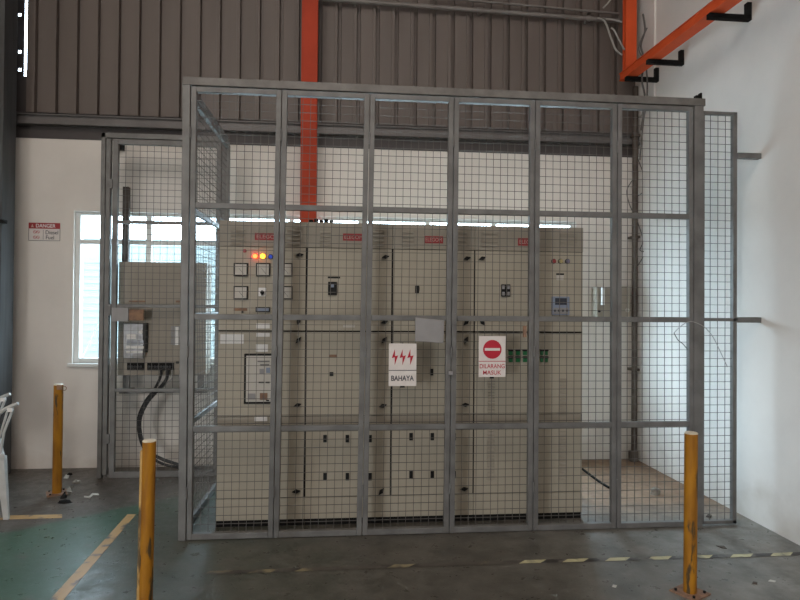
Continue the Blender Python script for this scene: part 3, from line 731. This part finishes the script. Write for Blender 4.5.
for X_ in (325, 347.3, 370):
    for Y_ in (438.5, 476.5): slot_dark(d_, 'breaker_slot', X_, Y_, 0.024, 0.05)
for py_, di, part in ((257, 0.2, a), (322, 0.3, a), (340, 0.9, c), (405.5, 0.3, c), (491, 0.9, d_)): lock(part, 385.5 - (py_-255)*0.018, py_, di)
t, a, c, d_ = feeder(2, 'third switchgear cabinet from the left, small black handle behind the lightning sign', 0, 0, 0, (424.3, 443, 236, 243.5), (401, 413, 456, 466))
slot_dark(a, 'breaker_handle', 417, 289.5, 0.026, 0.052, M['black'], 0.014, 0.002)
slot_dark(c, 'keyhole', 431.5, 372, 0.024, 0.046)
for X_ in (411, 432.2, 454):
    for Y_ in (436.5, 474.5): slot_dark(d_, 'breaker_slot', X_, Y_, 0.024, 0.05)
for py_, di, part in ((258.5, 0.25, a), (322.5, 0.8, a), (340, 1.1, c), (404.5, 0.1, c), (488.5, 0.1, d_)): lock(part, 466.8 - (py_-255)*0.012, py_, di)
# fourth, wider, two doors
t, x0, x1 = cabinet(3, 'rightmost and widest switchgear cabinet with green buttons and a small digital controller')
xm = fx(537)
G = 0.003
a = rect(t, 'door', x0+G, xm-G, Z1a+0.002, ZH-0.001, 0, 0.0215, M['beige'], 0.002)
c = rect(t, 'door', x0+G, xm-G, Z2a, Z1b-0.002, 0, 0.0215, M['beige'], 0.002)
d_ = rect(t, 'door', x0+G, xm-G, Z3a, Z2b, 0, 0.0215, M['beige'], 0.002)
a2 = rect(t, 'door', xm+G, x1-G, Z1a+0.002, ZH-0.001, 0, 0.0215, M['beige'], 0.002)
c2 = rect(t, 'door', xm+G, x1-G, Z2a, Z1b-0.002, 0, 0.0215, M['beige'], 0.002)
d2 = rect(t, 'door', xm+G, x1-G, Z3a, Z2b, 0, 0.0215, M['beige'], 0.002)
vent(t, fx(481), fx(497), fz(248, 490), fz(231, 490), 4); vent(t, fx(560), fx(576), fz(249, 568), fz(233, 568), 4)
badge(t, 518, 538, 238, 246)
for py_, part in ((258.5, a), (322.5, a)): lock(part, 482, py_, 0.35 if py_ < 300 else -0.8)
h = slot_dark(a, 'breaker_handle', 505.5, 290.5, 0.064, 0.086, M['black'], 0.014, 0.002)
for dx_ in (-2.6, 2.6):
    for dy_ in (-3.2, 3.2): slot_dark(h, 'handle_window', 505.5+dx_, 290.5+dy_, 0.018, 0.026, M['plate'], 0.0155)
for X_ in (510.5, 517.6, 524.7, 531.8):
    for Y_ in (352.8, 359.8):
        g = slot_dark(c, 'push_button', X_, Y_, 0.030, 0.030, M['green'], 0.012, 0.003); slot_dark(g, 'button_cap', X_, Y_-2.6, 0.034, 0.014, M['black'], 0.018)
for X_ in (541.5, 546):
    for Y_ in (352.8, 359.8):
        g = slot_dark(c2, 'push_button', X_, Y_, 0.022, 0.030, M['green'], 0.012, 0.003); slot_dark(g, 'button_cap', X_, Y_-2.6, 0.026, 0.014, M['black'], 0.018)
lamp(a2, 553.5, 261.3, M['redlens'], 0.014); lamp(a2, 560.3, 261.3, M['yellens'], 0.014, False); lamp(a2, 567.3, 261.3, M['greylens'], 0.014)
slot_dark(a2, 'label_plate', 560, 277, 0.052, 0.045, M['glassface'], 0.003); slot_dark(a2, 'name_strip', 560, 274.2, 0.056, 0.012, M['black'], 0.005)
cc = slot_dark(a2, 'controller', 560, 305.8, 0.128, 0.132, M['bluegrey'], 0.018, 0.004)
slot_dark(cc, 'screen', 560, 301.5, 0.085, 0.048, M['screen'], 0.0195); slot_dark(cc, 'controller_face', 560, 310.8, 0.108, 0.044, M['plate'], 0.0192)
for dx_ in (-6, -2, 2, 6): slot_dark(cc, 'key', 560+dx_, 310.6, 0.016, 0.014, M['screen'], 0.0205)
vent(c2, fx(560), fx(567), fz(414, 563), fz(378, 563), 12); vent(d2, fx(560), fx(567), fz(480, 563), fz(428, 563), 14)
vent(c, fx(488), fx(495), fz(414, 490), fz(380, 490), 12); vent(d_, fx(488), fx(495), fz(480, 490), fz(428, 490), 14)
rect(c2, 'lifting_bar', fx(541), fx(577), fz(333.0, 560), fz(331.6, 560), -0.008, 0.001, M['seal'])
rect(c, 'lifting_bar', fx(479), fx(522), fz(332.6, 500), fz(331.2, 500), -0.008, 0.001, M['seal'])
# dark busbar terminals lying on the second cabinet
b = MB()
for k in range(5):
    X = fx(307+k*5.2); b.box(X, X+0.028, YF+0.10, YF+0.16, ZT, ZT+0.032 + 0.008*(k % 2))
b.box(fx(306), fx(332), YF+0.11, YF+0.15, ZT, ZT+0.014)
tag(b.build('terminal_block', M['seal'], bevel=0.002), 'row of dark terminals on top of the cabinets before the red column', 'terminal block')

# ------------------------------------------------------------------ signs
def sign(xa, xb, ya, yb, Y, th, name, label, m=M['signwhite']):
    pa = at(xa, ya, Y=Y); pb = at(xb, yb, Y=Y); cx = (pa[0]+pb[0])/2
    t = thing(name, (cx, Y, pb[2]), label, 'sign')
    MB().box(pa[0], pb[0], Y-0.0, Y+th, pb[2], pa[2]).build('board', m, t, bevel=0.001)
    return t, pa[0], pb[0], pb[2], pa[2]
YS = YC-0.012
t, x0, x1, z0, z1 = sign(389, 416.3, 343.5, 386, YS, 0.006, 'warning_sign', 'white BAHAYA sign with three red lightning bolts wired to the cage')
zd = z0+(z1-z0)*0.37
MB().box(x0, x1, YS-0.001, YS+0.0005, zd-0.002, zd+0.002).build('divider', M['ink'], t)
text('lettering', 'BAHAYA', (x0+x1)/2, YS, z0+(z1-z0)*0.185, (x1-x0)*0.82, (z1-z0)*0.125, M['ink'], t, 0.022)
for k in range(3):
    cx = x0+(x1-x0)*(0.22+0.28*k); cz = z0+(z1-z0)*0.68; s = (x1-x0)*0.12; hh = (z1-z0)*0.19
    MB().prism([(cx-s*0.05, cz+hh), (cx-s*0.95, cz-hh*0.10), (cx-s*0.05, cz-hh*0.02), (cx-s*0.1, cz-hh), (cx+s*0.95, cz+hh*0.22), (cx+s*0.0, cz+hh*0.12)][::-1], YS-0.0012, YS+0.0005).build('lightning_bolt', M['red'], t)
MB().box((x0+x1)/2-0.015, (x0+x1)/2+0.015, YS, YS+0.004, z0-0.010, z0+0.001).build('tie', M['seal'], t)
MB().box((x0+x1)/2-0.004, (x0+x1)/2+0.004, YS+0.004, YC+0.04, z1-0.01, z1+0.006).build('wire_tie', M['wire'], t)
t, x0, x1, z0, z1 = sign(479, 505.5, 336, 377, YS, 0.006, 'warning_sign', 'white DILARANG MASUK sign with a red no entry disc wired to the cage')
cx = (x0+x1)/2; cz = z0+(z1-z0)*0.675; rr = (x1-x0)*0.345
dsc = MB().disc(cx, cz, rr, YS-0.0012, YS+0.0005, 32).build('no_entry_disc', M['red'], t)
MB().box(cx-rr*0.82, cx+rr*0.82, YS-0.0024, YS-0.0008, cz-rr*0.14, cz+rr*0.14).build('bar', M['signwhite'], dsc)
zd = z0+(z1-z0)*0.385
MB().box(x0, x1, YS-0.001, YS+0.0005, zd-0.002, zd+0.002).build('divider', M['red'], t)
text('lettering', 'DILARANG', cx, YS, z0+(z1-z0)*0.265, (x1-x0)*0.93, (z1-z0)*0.105, M['red'], t, 0.010)
text('lettering', 'MASUK', cx, YS, z0+(z1-z0)*0.11, (x1-x0)*0.68, (z1-z0)*0.105, M['red'], t, 0.010)
MB().box(cx-0.016, cx+0.012, YS, YS+0.004, z0-0.010, z0+0.001).build('tie', M['seal'], t)
MB().box(cx-0.004, cx+0.004, YS+0.004, YC+0.04, z1-0.012, z1-0.004).build('wire_tie', M['wire'], t)
YD = YW-0.006
t, x0, x1, z0, z1 = sign(28.7, 60, 222.5, 241, YD, 0.005, 'danger_sign', 'small red and white DANGER Diesel Fuel sign on the back wall')
hz = z1-(z1-z0)*0.33
hd = MB().box(x0, x1, YD-0.001, YD+0.0005, hz, z1).build('header_band', M['badge'], t)
text('lettering', 'DANGER', (x0+x1)/2+0.012, YD-0.001, (hz+z1)/2, (x1-x0)*0.62, (z1-hz)*0.62, M['white'], hd, 0.012)
MB().prism([(x0+0.02, hz+0.012), (x0+0.045, hz+0.012), (x0+0.0325, z1-0.012)], YD-0.0022, YD-0.0008).build('alert_triangle', M['pink'], hd)
text('lettering', 'Diesel', x0+(x1-x0)*0.74, YD, z0+(hz-z0)*0.70, (x1-x0)*0.40, (hz-z0)*0.32, M['ink'], t, 0.008)
text('lettering', 'Fuel', x0+(x1-x0)*0.68, YD, z0+(hz-z0)*0.28, (x1-x0)*0.26, (hz-z0)*0.32, M['ink'], t, 0.008)
MB().box(x0+(x1-x0)*0.46, x0+(x1-x0)*0.47, YD-0.001, YD+0.0005, z0+0.01, hz-0.01).box(x0, x1, YD-0.001, YD+0.0005, z0, z0+0.003).box(x0, x0+0.003, YD-0.001, YD+0.0005, z0, hz).box(x1-0.003, x1, YD-0.001, YD+0.0005, z0, hz).build('border', M['ink'], t)
for zc_ in (0.72, 0.28):
    for xc_ in (0.20, 0.30):
        zc = z0+(hz-z0)*zc_; X = x0+(x1-x0)*xc_; rad = 0.0125
        ring = MB(); 
        for k in range(16):
            a0 = 2*math.pi*k/16; a1 = 2*math.pi*(k+1)/16
            ring.obox((X+rad*math.cos(a0), YD-0.0006, zc+rad*math.sin(a0)), (X+rad*math.cos(a1), YD-0.0006, zc+rad*math.sin(a1)), 0.003, 0.0012, up=(0, 1, 0))
        ring.obox((X-rad*0.7, YD-0.0006, zc+rad*0.7), (X+rad*0.7, YD-0.0006, zc-rad*0.7), 0.003, 0.0012, up=(0, 1, 0))
        ring.build('prohibition_ring', M['red'], t)

# ------------------------------------------------------------------ wall boxes
YB = 5.40
pa = at(118.5, 261.5, Y=YB); pb = at(205.5, 375, Y=YB)
t = thing('distribution_box', ((pa[0]+pb[0])/2, YB+0.1, pb[2]), 'large beige distribution box behind the wing gate in front of the window', 'electrical box')
MB().box(pa[0], pb[0], YB+0.008, YW-0.035, pb[2], pa[2]).build('body', M['beige_box'], t, bevel=0.004)
b = MB()
b.box(pa[0]+0.006, pb[0]-0.006, YB, YB+0.009, at(150, 361, Y=YB)[2], pa[2]-0.008)
dr = b.build('front_cover', M['beige_box'], t, bevel=0.002)
b = MB()
for yy in range(268, 358, 7):
    z = at(150, yy, Y=YB)[2]; b.box(pa[0]+0.02, pb[0]-0.02, YB-0.003, YB+0.001, z-0.003, z+0.003)
b.build('cover_rib', M['beige_box'], dr)
def onbox(name, xa, xb, ya, yb, m, d, parent, bev=0.002):
    a_ = at(xa, ya, Y=YB); c_ = at(xb, yb, Y=YB)
    return MB().box(a_[0], c_[0], YB-d, YB-0.0005, c_[2], a_[2]).build(name, m, parent, bevel=bev)
onbox('name_strip', 129, 146, 300.5, 302, M['rust'], 0.004, dr); onbox('label', 176, 180, 300.5, 302.5, M['rust'], 0.004, dr)
M['chrome'] = mat('dull_chrome', (0.30, 0.30, 0.31), 0.4, 0.5, 0.4, 18)
mt = onbox('meter_unit', 125.5, 145, 323, 358, M['chrome'], 0.05, t, 0.006)
def onm(name, xa, xb, ya, yb, m, d):
    a_ = at(xa, ya, Y=YB-0.05); c_ = at(xb, yb, Y=YB-0.05)
    MB().box(a_[0], c_[0], YB-0.05-d, YB-0.0495, c_[2], a_[2]).build(name, m, mt, bevel=0.002)
onm('meter_window', 127, 136, 334, 339, M['white'], 0.008); onm('meter_window', 126, 144, 346, 348.5, M['white'], 0.008); onm('meter_window', 126, 143, 351, 353, M['white'], 0.006); onm('meter_shade', 127, 144, 340, 345, M['screen'], 0.004); onm('terminal_cover', 134, 143, 353.5, 358, M['plate'], 0.012)
p = at(141, 332, Y=YB-0.05); MB().disc(p[0], p[2], 0.017, YB-0.062, YB-0.0495, 16).build('seal_button', M['white'], mt)
onbox('meter_side', 145, 148, 323, 352, M['black'], 0.03, t)
wl = onbox('warning_label', 171, 180, 326, 345, M['plate'], 0.003, t)
onbox('label_strip', 175.5, 178.5, 327, 345, M['white'], 0.005, wl)
for xa, xb in ((127.5, 144.5), (147.5, 174)):
    gp = onbox('gland_plate', xa, xb, 362.5, 370, M['seal'], 0.012, t)
    a_ = at(xa, 366, Y=YB); n = int((xb-xa)/3)
    for k in range(n):
        q = at(xa+1.8+k*3, 366.5, Y=YB); MB().disc(q[0], q[2], 0.010, YB-0.022, YB-0.0115, 12).build('gland', M['cable'], gp)
onbox('corner_screw', 176, 179, 361.5, 363.5, M['black'], 0.006, t)
# stand under the box
za = at(150, 375, Y=YB)[2]
b = MB(); zq = at(150, 391, Y=YB)[2]
b.box(pa[0]+0.03, pa[0]+0.085, YB+0.05, YB+0.09, zq, za); b.box(pa[0], pb[0], YB+0.05, YB+0.09, zq-0.03, zq); b.box(pb[0]-0.08, pb[0]-0.03, YB+0.05, YB+0.09, zq, za)
for X in (pa[0]+0.05, pb[0]-0.06): b.box(X-0.02, X+0.02, YB+0.05, YW-0.0, zq-0.03, zq)
b.build('support_bracket', M['steel'], t, bevel=0.002)
p = at(126.5, 187, Y=5.55); q = at(126.5, 261.5, Y=5.55)
MB().box(p[0]-0.026, p[0]+0.026, 5.53, 5.58, q[2]-0.02, p[2]).build('cable_riser', M['rustpipe'], t, bevel=0.003)
p = at(120, 147, Y=5.6); tag(MB().box(p[0]-0.03, p[0]+0.03, 5.58, YW, p[2]-0.03, p[2]+0.03).build('wall_clamp', M['seal'], bevel=0.003), 'small dark clamp high on the wall above the wing gate', 'clamp')
# cables out of the box
cable([(168, 370), (166, 380), (158, 390), (147, 403), (140, 420), (142, 440), (150, 452), (162, 459), (180, 465), (200, 470)], [YB-0.015]+[5.37]*9, 0.015, M['cable'], 'power_cable', 'thick black cable bending down from the distribution box to the floor')
cable([(161, 370), (160, 378), (154, 390), (145, 402), (138, 420), (141, 442), (150, 456), (163, 464), (180, 468), (200, 474)], [YB-0.015]+[5.395]*9, 0.012, M['cable'], 'power_cable', 'thinner black cable following behind the thick one, ending lower')
cable([(172, 370), (172, 378), (165, 385), (157, 393)], [YB-0.015, 5.39, 5.39, 5.39], 0.007, M['greycable'], 'power_cable', 'thin grey cable joining the black ones under the distribution box')

pa = at(597, 287, Y=YW-0.13); pb = at(614, 317.5, Y=YW-0.13)
t = thing('junction_box', ((pa[0]+pb[0])/2, YW-0.07, pb[2]), 'beige junction box on the back wall, left of the cage post', 'electrical box', 'wall boxes by the corner')
MB().box(pa[0], pb[0], YW-0.13, YW-0.0, pb[2], pa[2]).build('body', M['beige_box'], t, bevel=0.006)
MB().tube([(pa[0]+0.05, YW-0.15, pa[2]-0.005), (pa[0]+0.05, YW-0.15, pb[2]+0.12)], 0.018, 10).build('conduit_stub', M['white'], t, smooth=True)
MB().disc(pa[0]+0.02, pb[2]+0.06, 0.012, YW-0.145, YW-0.129, 12).build('knob', M['black'], t)
pa = at(624, 286.5, Y=YW-0.13); pb = at(630.5, 317.5, Y=YW-0.13)
t = thing('junction_box', ((pa[0]+pb[0])/2, YW-0.07, pb[2]), 'narrow dark beige junction box beside the corner pipe', 'electrical box', 'wall boxes by the corner')
MB().box(pa[0]-0.03, pb[0], YW-0.13, YW-0.0, pb[2], pa[2]).build('body', M['beige_box'], t, bevel=0.006)
MB().disc((pa[0]+pb[0])/2, pb[2]+0.07, 0.02, YW-0.14, YW-0.129, 12).build('knob', M['glassface'], t)

# ------------------------------------------------------------------ bollards
def bollard(x, y, h, label, lean=0.0, plate=True, ring=False, rad=0.033):
    t = thing('bollard', (x, y, 0), label, 'bollard', 'yellow steel bollards before the cage')
    MB().tube([(x, y, 0.006), (x+lean, y, h)], rad, 28).build('post', M['yellow'], t, smooth=True)
    b = MB(); n = 28; i0 = 0
    rings = [(rad+0.0005, h-0.001), (rad+0.0005, h+0.003), (rad*0.85, h+0.007), (rad*0.45, h+0.009)]
    for rr, z in rings:
        for j in range(n): a = 2*math.pi*j/n; b.v.append((x+lean+rr*math.cos(a), y+rr*math.sin(a), z))
    for k in range(3):
        for j in range(n): b.f.append((k*n+j, k*n+(j+1) % n, (k+1)*n+(j+1) % n, (k+1)*n+j))
    b.f.append(tuple(3*n+j for j in range(n))); b.f.append(tuple(range(n))[::-1])
    b.build('cap', M['yellow_cap'], t, smooth=True)
    if plate:
        c, s = math.cos(0.5), math.sin(0.5); q = []
        b = MB(); s_ = 0.072
        pts = [(-s_, -s_), (s_, -s_), (s_, s_), (-s_, s_)]
        P = [(x+a*c-b_*s, y+a*s+b_*c) for a, b_ in pts]
        b.v = [(a, b_, 0) for a, b_ in P]+[(a, b_, 0.008) for a, b_ in P]; b.f = [(3, 2, 1, 0), (4, 5, 6, 7)]+[(k, (k+1) % 4, 4+(k+1) % 4, 4+k) for k in range(4)]
        bp = b.build('base_plate', M['rust'], t)
        for a, b_ in ((-0.05, -0.05), (0.05, -0.05), (0.05, 0.05), (-0.05, 0.05)):
            X = x+a*c-b_*s; Y_ = y+a*s+b_*c; MB().tube([(X, Y_, 0.008), (X, Y_, 0.018)], 0.007, 6).build('bolt', M['seal'], bp)
    if ring:
        zr = 0.83
        MB().tube([(x+rad+0.012+0.016*math.cos(a), y-0.005, zr+0.016*math.sin(a)) for a in [2*math.pi*k/14 for k in range(15)]], 0.003, 6).box(x+rad*0.1, x+rad+0.004, y-rad-0.004, y-rad+0.012, zr-0.006, zr+0.03).build('chain_loop', M['rust'], t)
    return t
p = at(690, 593, Z=0); zt = at(691, 430.5, Y=p[1])[2]
bollard(p[0], p[1], zt-0.015, 'yellow bollard in front of the right end of the cage', 0.004)
p = at(57, 493.5, Z=0); zt = at(57.3, 383, Y=p[1])[2]
bollard(p[0], p[1], zt-0.015, 'yellow bollard farthest back, by the wall left of the wing gate', 0.0, ring=True, rad=0.034)
pf = at(147, 560, Y=2.86); zt = at(147.5, 438, Y=2.86)[2]
nb = bollard(pf[0]-0.004, 2.86, zt-0.015, 'yellow bollard nearest the camera, in front of the cage left corner', 0.008, rad=0.030)
MB().obox((pf[0]-0.036, 2.852, 0), (pf[0]-0.026, 2.852, zt-0.055), 0.014, 0.012, up=(0, 1, 0)).build('edge_strip', M['yellow_lt'], nb, bevel=0.002)

# ------------------------------------------------------------------ plastic chair at the left edge
YCh = 4.33
def cp(x, y, Y=YCh): return at(x, y, Y=Y)
t = thing('plastic_chair', (-2.55, YCh+0.22, 0), 'pale plastic armchair at the left edge, mostly out of the picture', 'chair')
p = cp(8, 519); q = cp(4, 452)
def taper(a, b_, w0, w1, name, m=M['chair']):
    bb = MB(); a = Vector(a); b_ = Vector(b_)
    for P, w_ in ((a, w0), (b_, w1)):
        for sx, sy in ((-1,-1),(1,-1),(1,1),(-1,1)): bb.v.append((P[0]+sx*w_/2, P[1]+sy*w_/2*0.7, P[2]))
    bb.f = [(3,2,1,0),(4,5,6,7)]+[(k,(k+1)%4,4+(k+1)%4,4+k) for k in range(4)]
    return bb.build(name, m, t, bevel=0.004)
zs_ = 0.44
for dy, sh in ((0.0, 0.0), (0.46, 0.30)):
    taper((p[0]-0.01-sh, YCh+dy, 0), (q[0]-0.02-sh, YCh+dy, zs_), 0.035, 0.062, 'leg')
    taper((p[0]-0.52-sh, YCh+dy, 0), (p[0]-0.46-sh, YCh+dy, zs_), 0.035, 0.06, 'leg')
sb = MB(); sb.v = [(X, Y_, z) for z in (zs_-0.02, zs_+0.02) for X, Y_ in ((p[0]-0.50, YCh-0.03), (p[0]-0.01, YCh-0.03), (p[0]-0.32, YCh+0.49), (p[0]-0.80, YCh+0.49))]; sb.f = [(3,2,1,0),(4,5,6,7)]+[(k,(k+1)%4,4+(k+1)%4,4+k) for k in range(4)]; sb.build('seat', M['chair'], t, bevel=0.01)
b = MB(); b.obox((p[0]-0.63, YCh+0.23, zs_), (p[0]-0.76, YCh+0.23, 0.98), 0.50, 0.025, up=(1, 0.6, 0.2))
b.build('backrest', M['chair'], t, bevel=0.008)
for dy, sh in ((0.0, 0.0), (0.46, 0.30)):
    tip = cp(18, 403.5); t2 = cp(6, 408.5); t3 = cp(-6, 416)
    MB().tube(smooth_path([(tip[0]-sh, YCh+dy, tip[2]), (t2[0]-sh, YCh+dy, t2[2]), (t3[0]-sh, YCh+dy, t3[2]), (p[0]-0.30-sh, YCh+dy, t3[2]-0.04), (p[0]-0.54-sh, YCh+dy, t3[2]-0.04)]), 0.013, 10).build('armrest', M['chair'], t, smooth=True)
    s0 = cp(12.5, 410); s1 = cp(4, 432); s2 = cp(0, 458); s3 = cp(7.5, 411); s4 = cp(0, 436)
    MB().tube([(s0[0]-sh, YCh+dy, s0[2]), (s1[0]-sh, YCh+dy, s1[2]), (s2[0]-sh, YCh+dy, zs_)], 0.009, 10).build('arm_strut', M['chair'], t, smooth=True)
    MB().tube([(s3[0]-sh, YCh+dy, s3[2]), (s4[0]-sh, YCh+dy, s4[2]), (s4[0]-0.05-sh, YCh+dy, zs_)], 0.008, 10).build('arm_strut', M['chair'], t, smooth=True)
    MB().box(s0[0]-0.03-sh, s0[0]+0.004-sh, YCh+dy-0.013, YCh+dy+0.013, s0[2]-0.012, s0[2]+0.016).build('arm_joint', M['white'], t, bevel=0.003)

# ------------------------------------------------------------------ bent wire by the right corner post, bits on the floor
cable([(674, 333), (681, 326), (690, 321.5), (699, 324), (706, 328.5), (713, 337), (720, 351), (727.5, 367)], [YC-0.01]*8, 0.0028, M['greycable'], 'bent_wire', 'stray grey wire arching over the right corner post of the cage', 'wire')
cable([(674, 333), (678, 340), (683, 344), (688, 350)], [YC-0.01]*4, 0.003, M['darkcable'], 'bent_wire', 'short dark wire tail pointing down, left of the right corner post', 'wire')
fpz = lambda a, b_, z=0.0: (lambda q: Vector((q[0], q[1], z)))(at(a, b_, Z=0))
tag(MB().tube(smooth_path([fpz(582, 470, .012), fpz(590, 476, .012), fpz(598, 482, .012), fpz(609, 489, .012)]), 0.010, 8).build('rod', M['seal'], smooth=True), 'dark rod lying on the brown dirt inside the cage', 'rod')
def lump(name, px_, py_, rx, ry, rz, m, label, cat, seed):
    rnd = random.Random(seed); p = at(px_, py_, Z=0); b = MB(); n = 9; rings = 5
    for k in range(rings):
        ph = (k/(rings-1))*math.pi*0.5
        for j in range(n):
            a = 2*math.pi*j/n; q = (1+rnd.uniform(-0.25, 0.25))*max(math.cos(ph), 0.12)
            b.v.append((p[0]+rx*q*math.cos(a), p[1]+ry*q*math.sin(a), rz*math.sin(ph)*(1+rnd.uniform(-0.1, 0.1))))
    for k in range(rings-1):
        for j in range(n): b.f.append((k*n+j, k*n+(j+1) % n, (k+1)*n+(j+1) % n, (k+1)*n+j))
    b.f.append(tuple(range(n))[::-1]); b.f.append(tuple((rings-1)*n+j for j in range(n)))
    return tag(b.build(name, m), label, cat)
lump('stone', 655, 494, 0.045, 0.035, 0.055, M['stone'], 'grey stone lying on the floor inside the cage at the right', 'stone', 1)
lump('rubber_lump', 64.5, 502.5, 0.05, 0.03, 0.02, M['seal'], 'flat black rubber lump on the floor in front of the farthest bollard', 'debris', 2)
lump('rubber_lump', 64, 498, 0.022, 0.02, 0.035, M['black'], 'small black lump touching the foot of the farthest bollard', 'debris', 3)
lump('rubble', 76.5, 483, 0.035, 0.03, 0.03, M['stone'], 'greenish grey rubble bit behind the farthest bollard', 'debris', 4)
lump('rubber_lump', 69.5, 475, 0.022, 0.02, 0.02, M['seal'], 'small black scrap lying by the foot of the back wall', 'debris', 5)
def scrap(pix, label, name='paper_scrap', m=M['paper'], h=0.008):
    P = [at(a, b_, Z=0) for a, b_ in pix]; n = len(P); b = MB()
    b.v = [(q[0], q[1], 0.001) for q in P] + [(q[0], q[1], h*(0.5+0.5*(k % 2))) for k, q in enumerate(P)]
    b.f = [tuple(range(n))[::-1], tuple(range(n, 2*n))] + [(k, (k+1) % n, n+(k+1) % n, n+k) for k in range(n)]
    return tag(b.build(name, m), label, 'scrap')
scrap([(84, 497.5), (90, 498.5), (93, 495.5), (99, 495.5), (98, 493.5), (92, 494.5), (89, 496.5), (84, 496.8)], 'white bone-shaped paper scrap on the floor right of the farthest bollard')
scrap([(63.5, 478.5), (68, 479), (69.5, 475.5), (66, 475)], 'white paper scrap behind the farthest bollard by the wall')
scrap([(66, 492), (68, 496), (72, 494), (70, 490), (74, 487)], 'crumpled pale scrap touching the foot of the farthest bollard', h=0.03, m=M['stone'])
scrap([(612, 587), (616, 588), (617, 585.5), (613, 585)], 'tiny pale paper flake on the floor left of the right bollard', h=0.003)
scrap([(752, 584), (757, 584.5), (757.5, 582.5), (753, 582)], 'dark leaf flake on the floor right of the right bollard', 'leaf_flake', M['rustpipe'], 0.004)
scrap([(768, 581.5), (775, 582.5), (776, 581), (770, 580)], 'pale chip on the floor nearest the right edge of the picture', h=0.003)
scrap([(716, 546), (722, 548.5), (727, 549), (724, 546.5)], 'dark dry leaf on the floor below the narrow end panel', 'leaf_flake', M['rustpipe'], 0.006)
scrap([(706, 517), (711, 518), (712, 515.5), (708, 515)], 'small dark chip just inside the narrow end panel', 'leaf_flake', M['rustpipe'], 0.01)
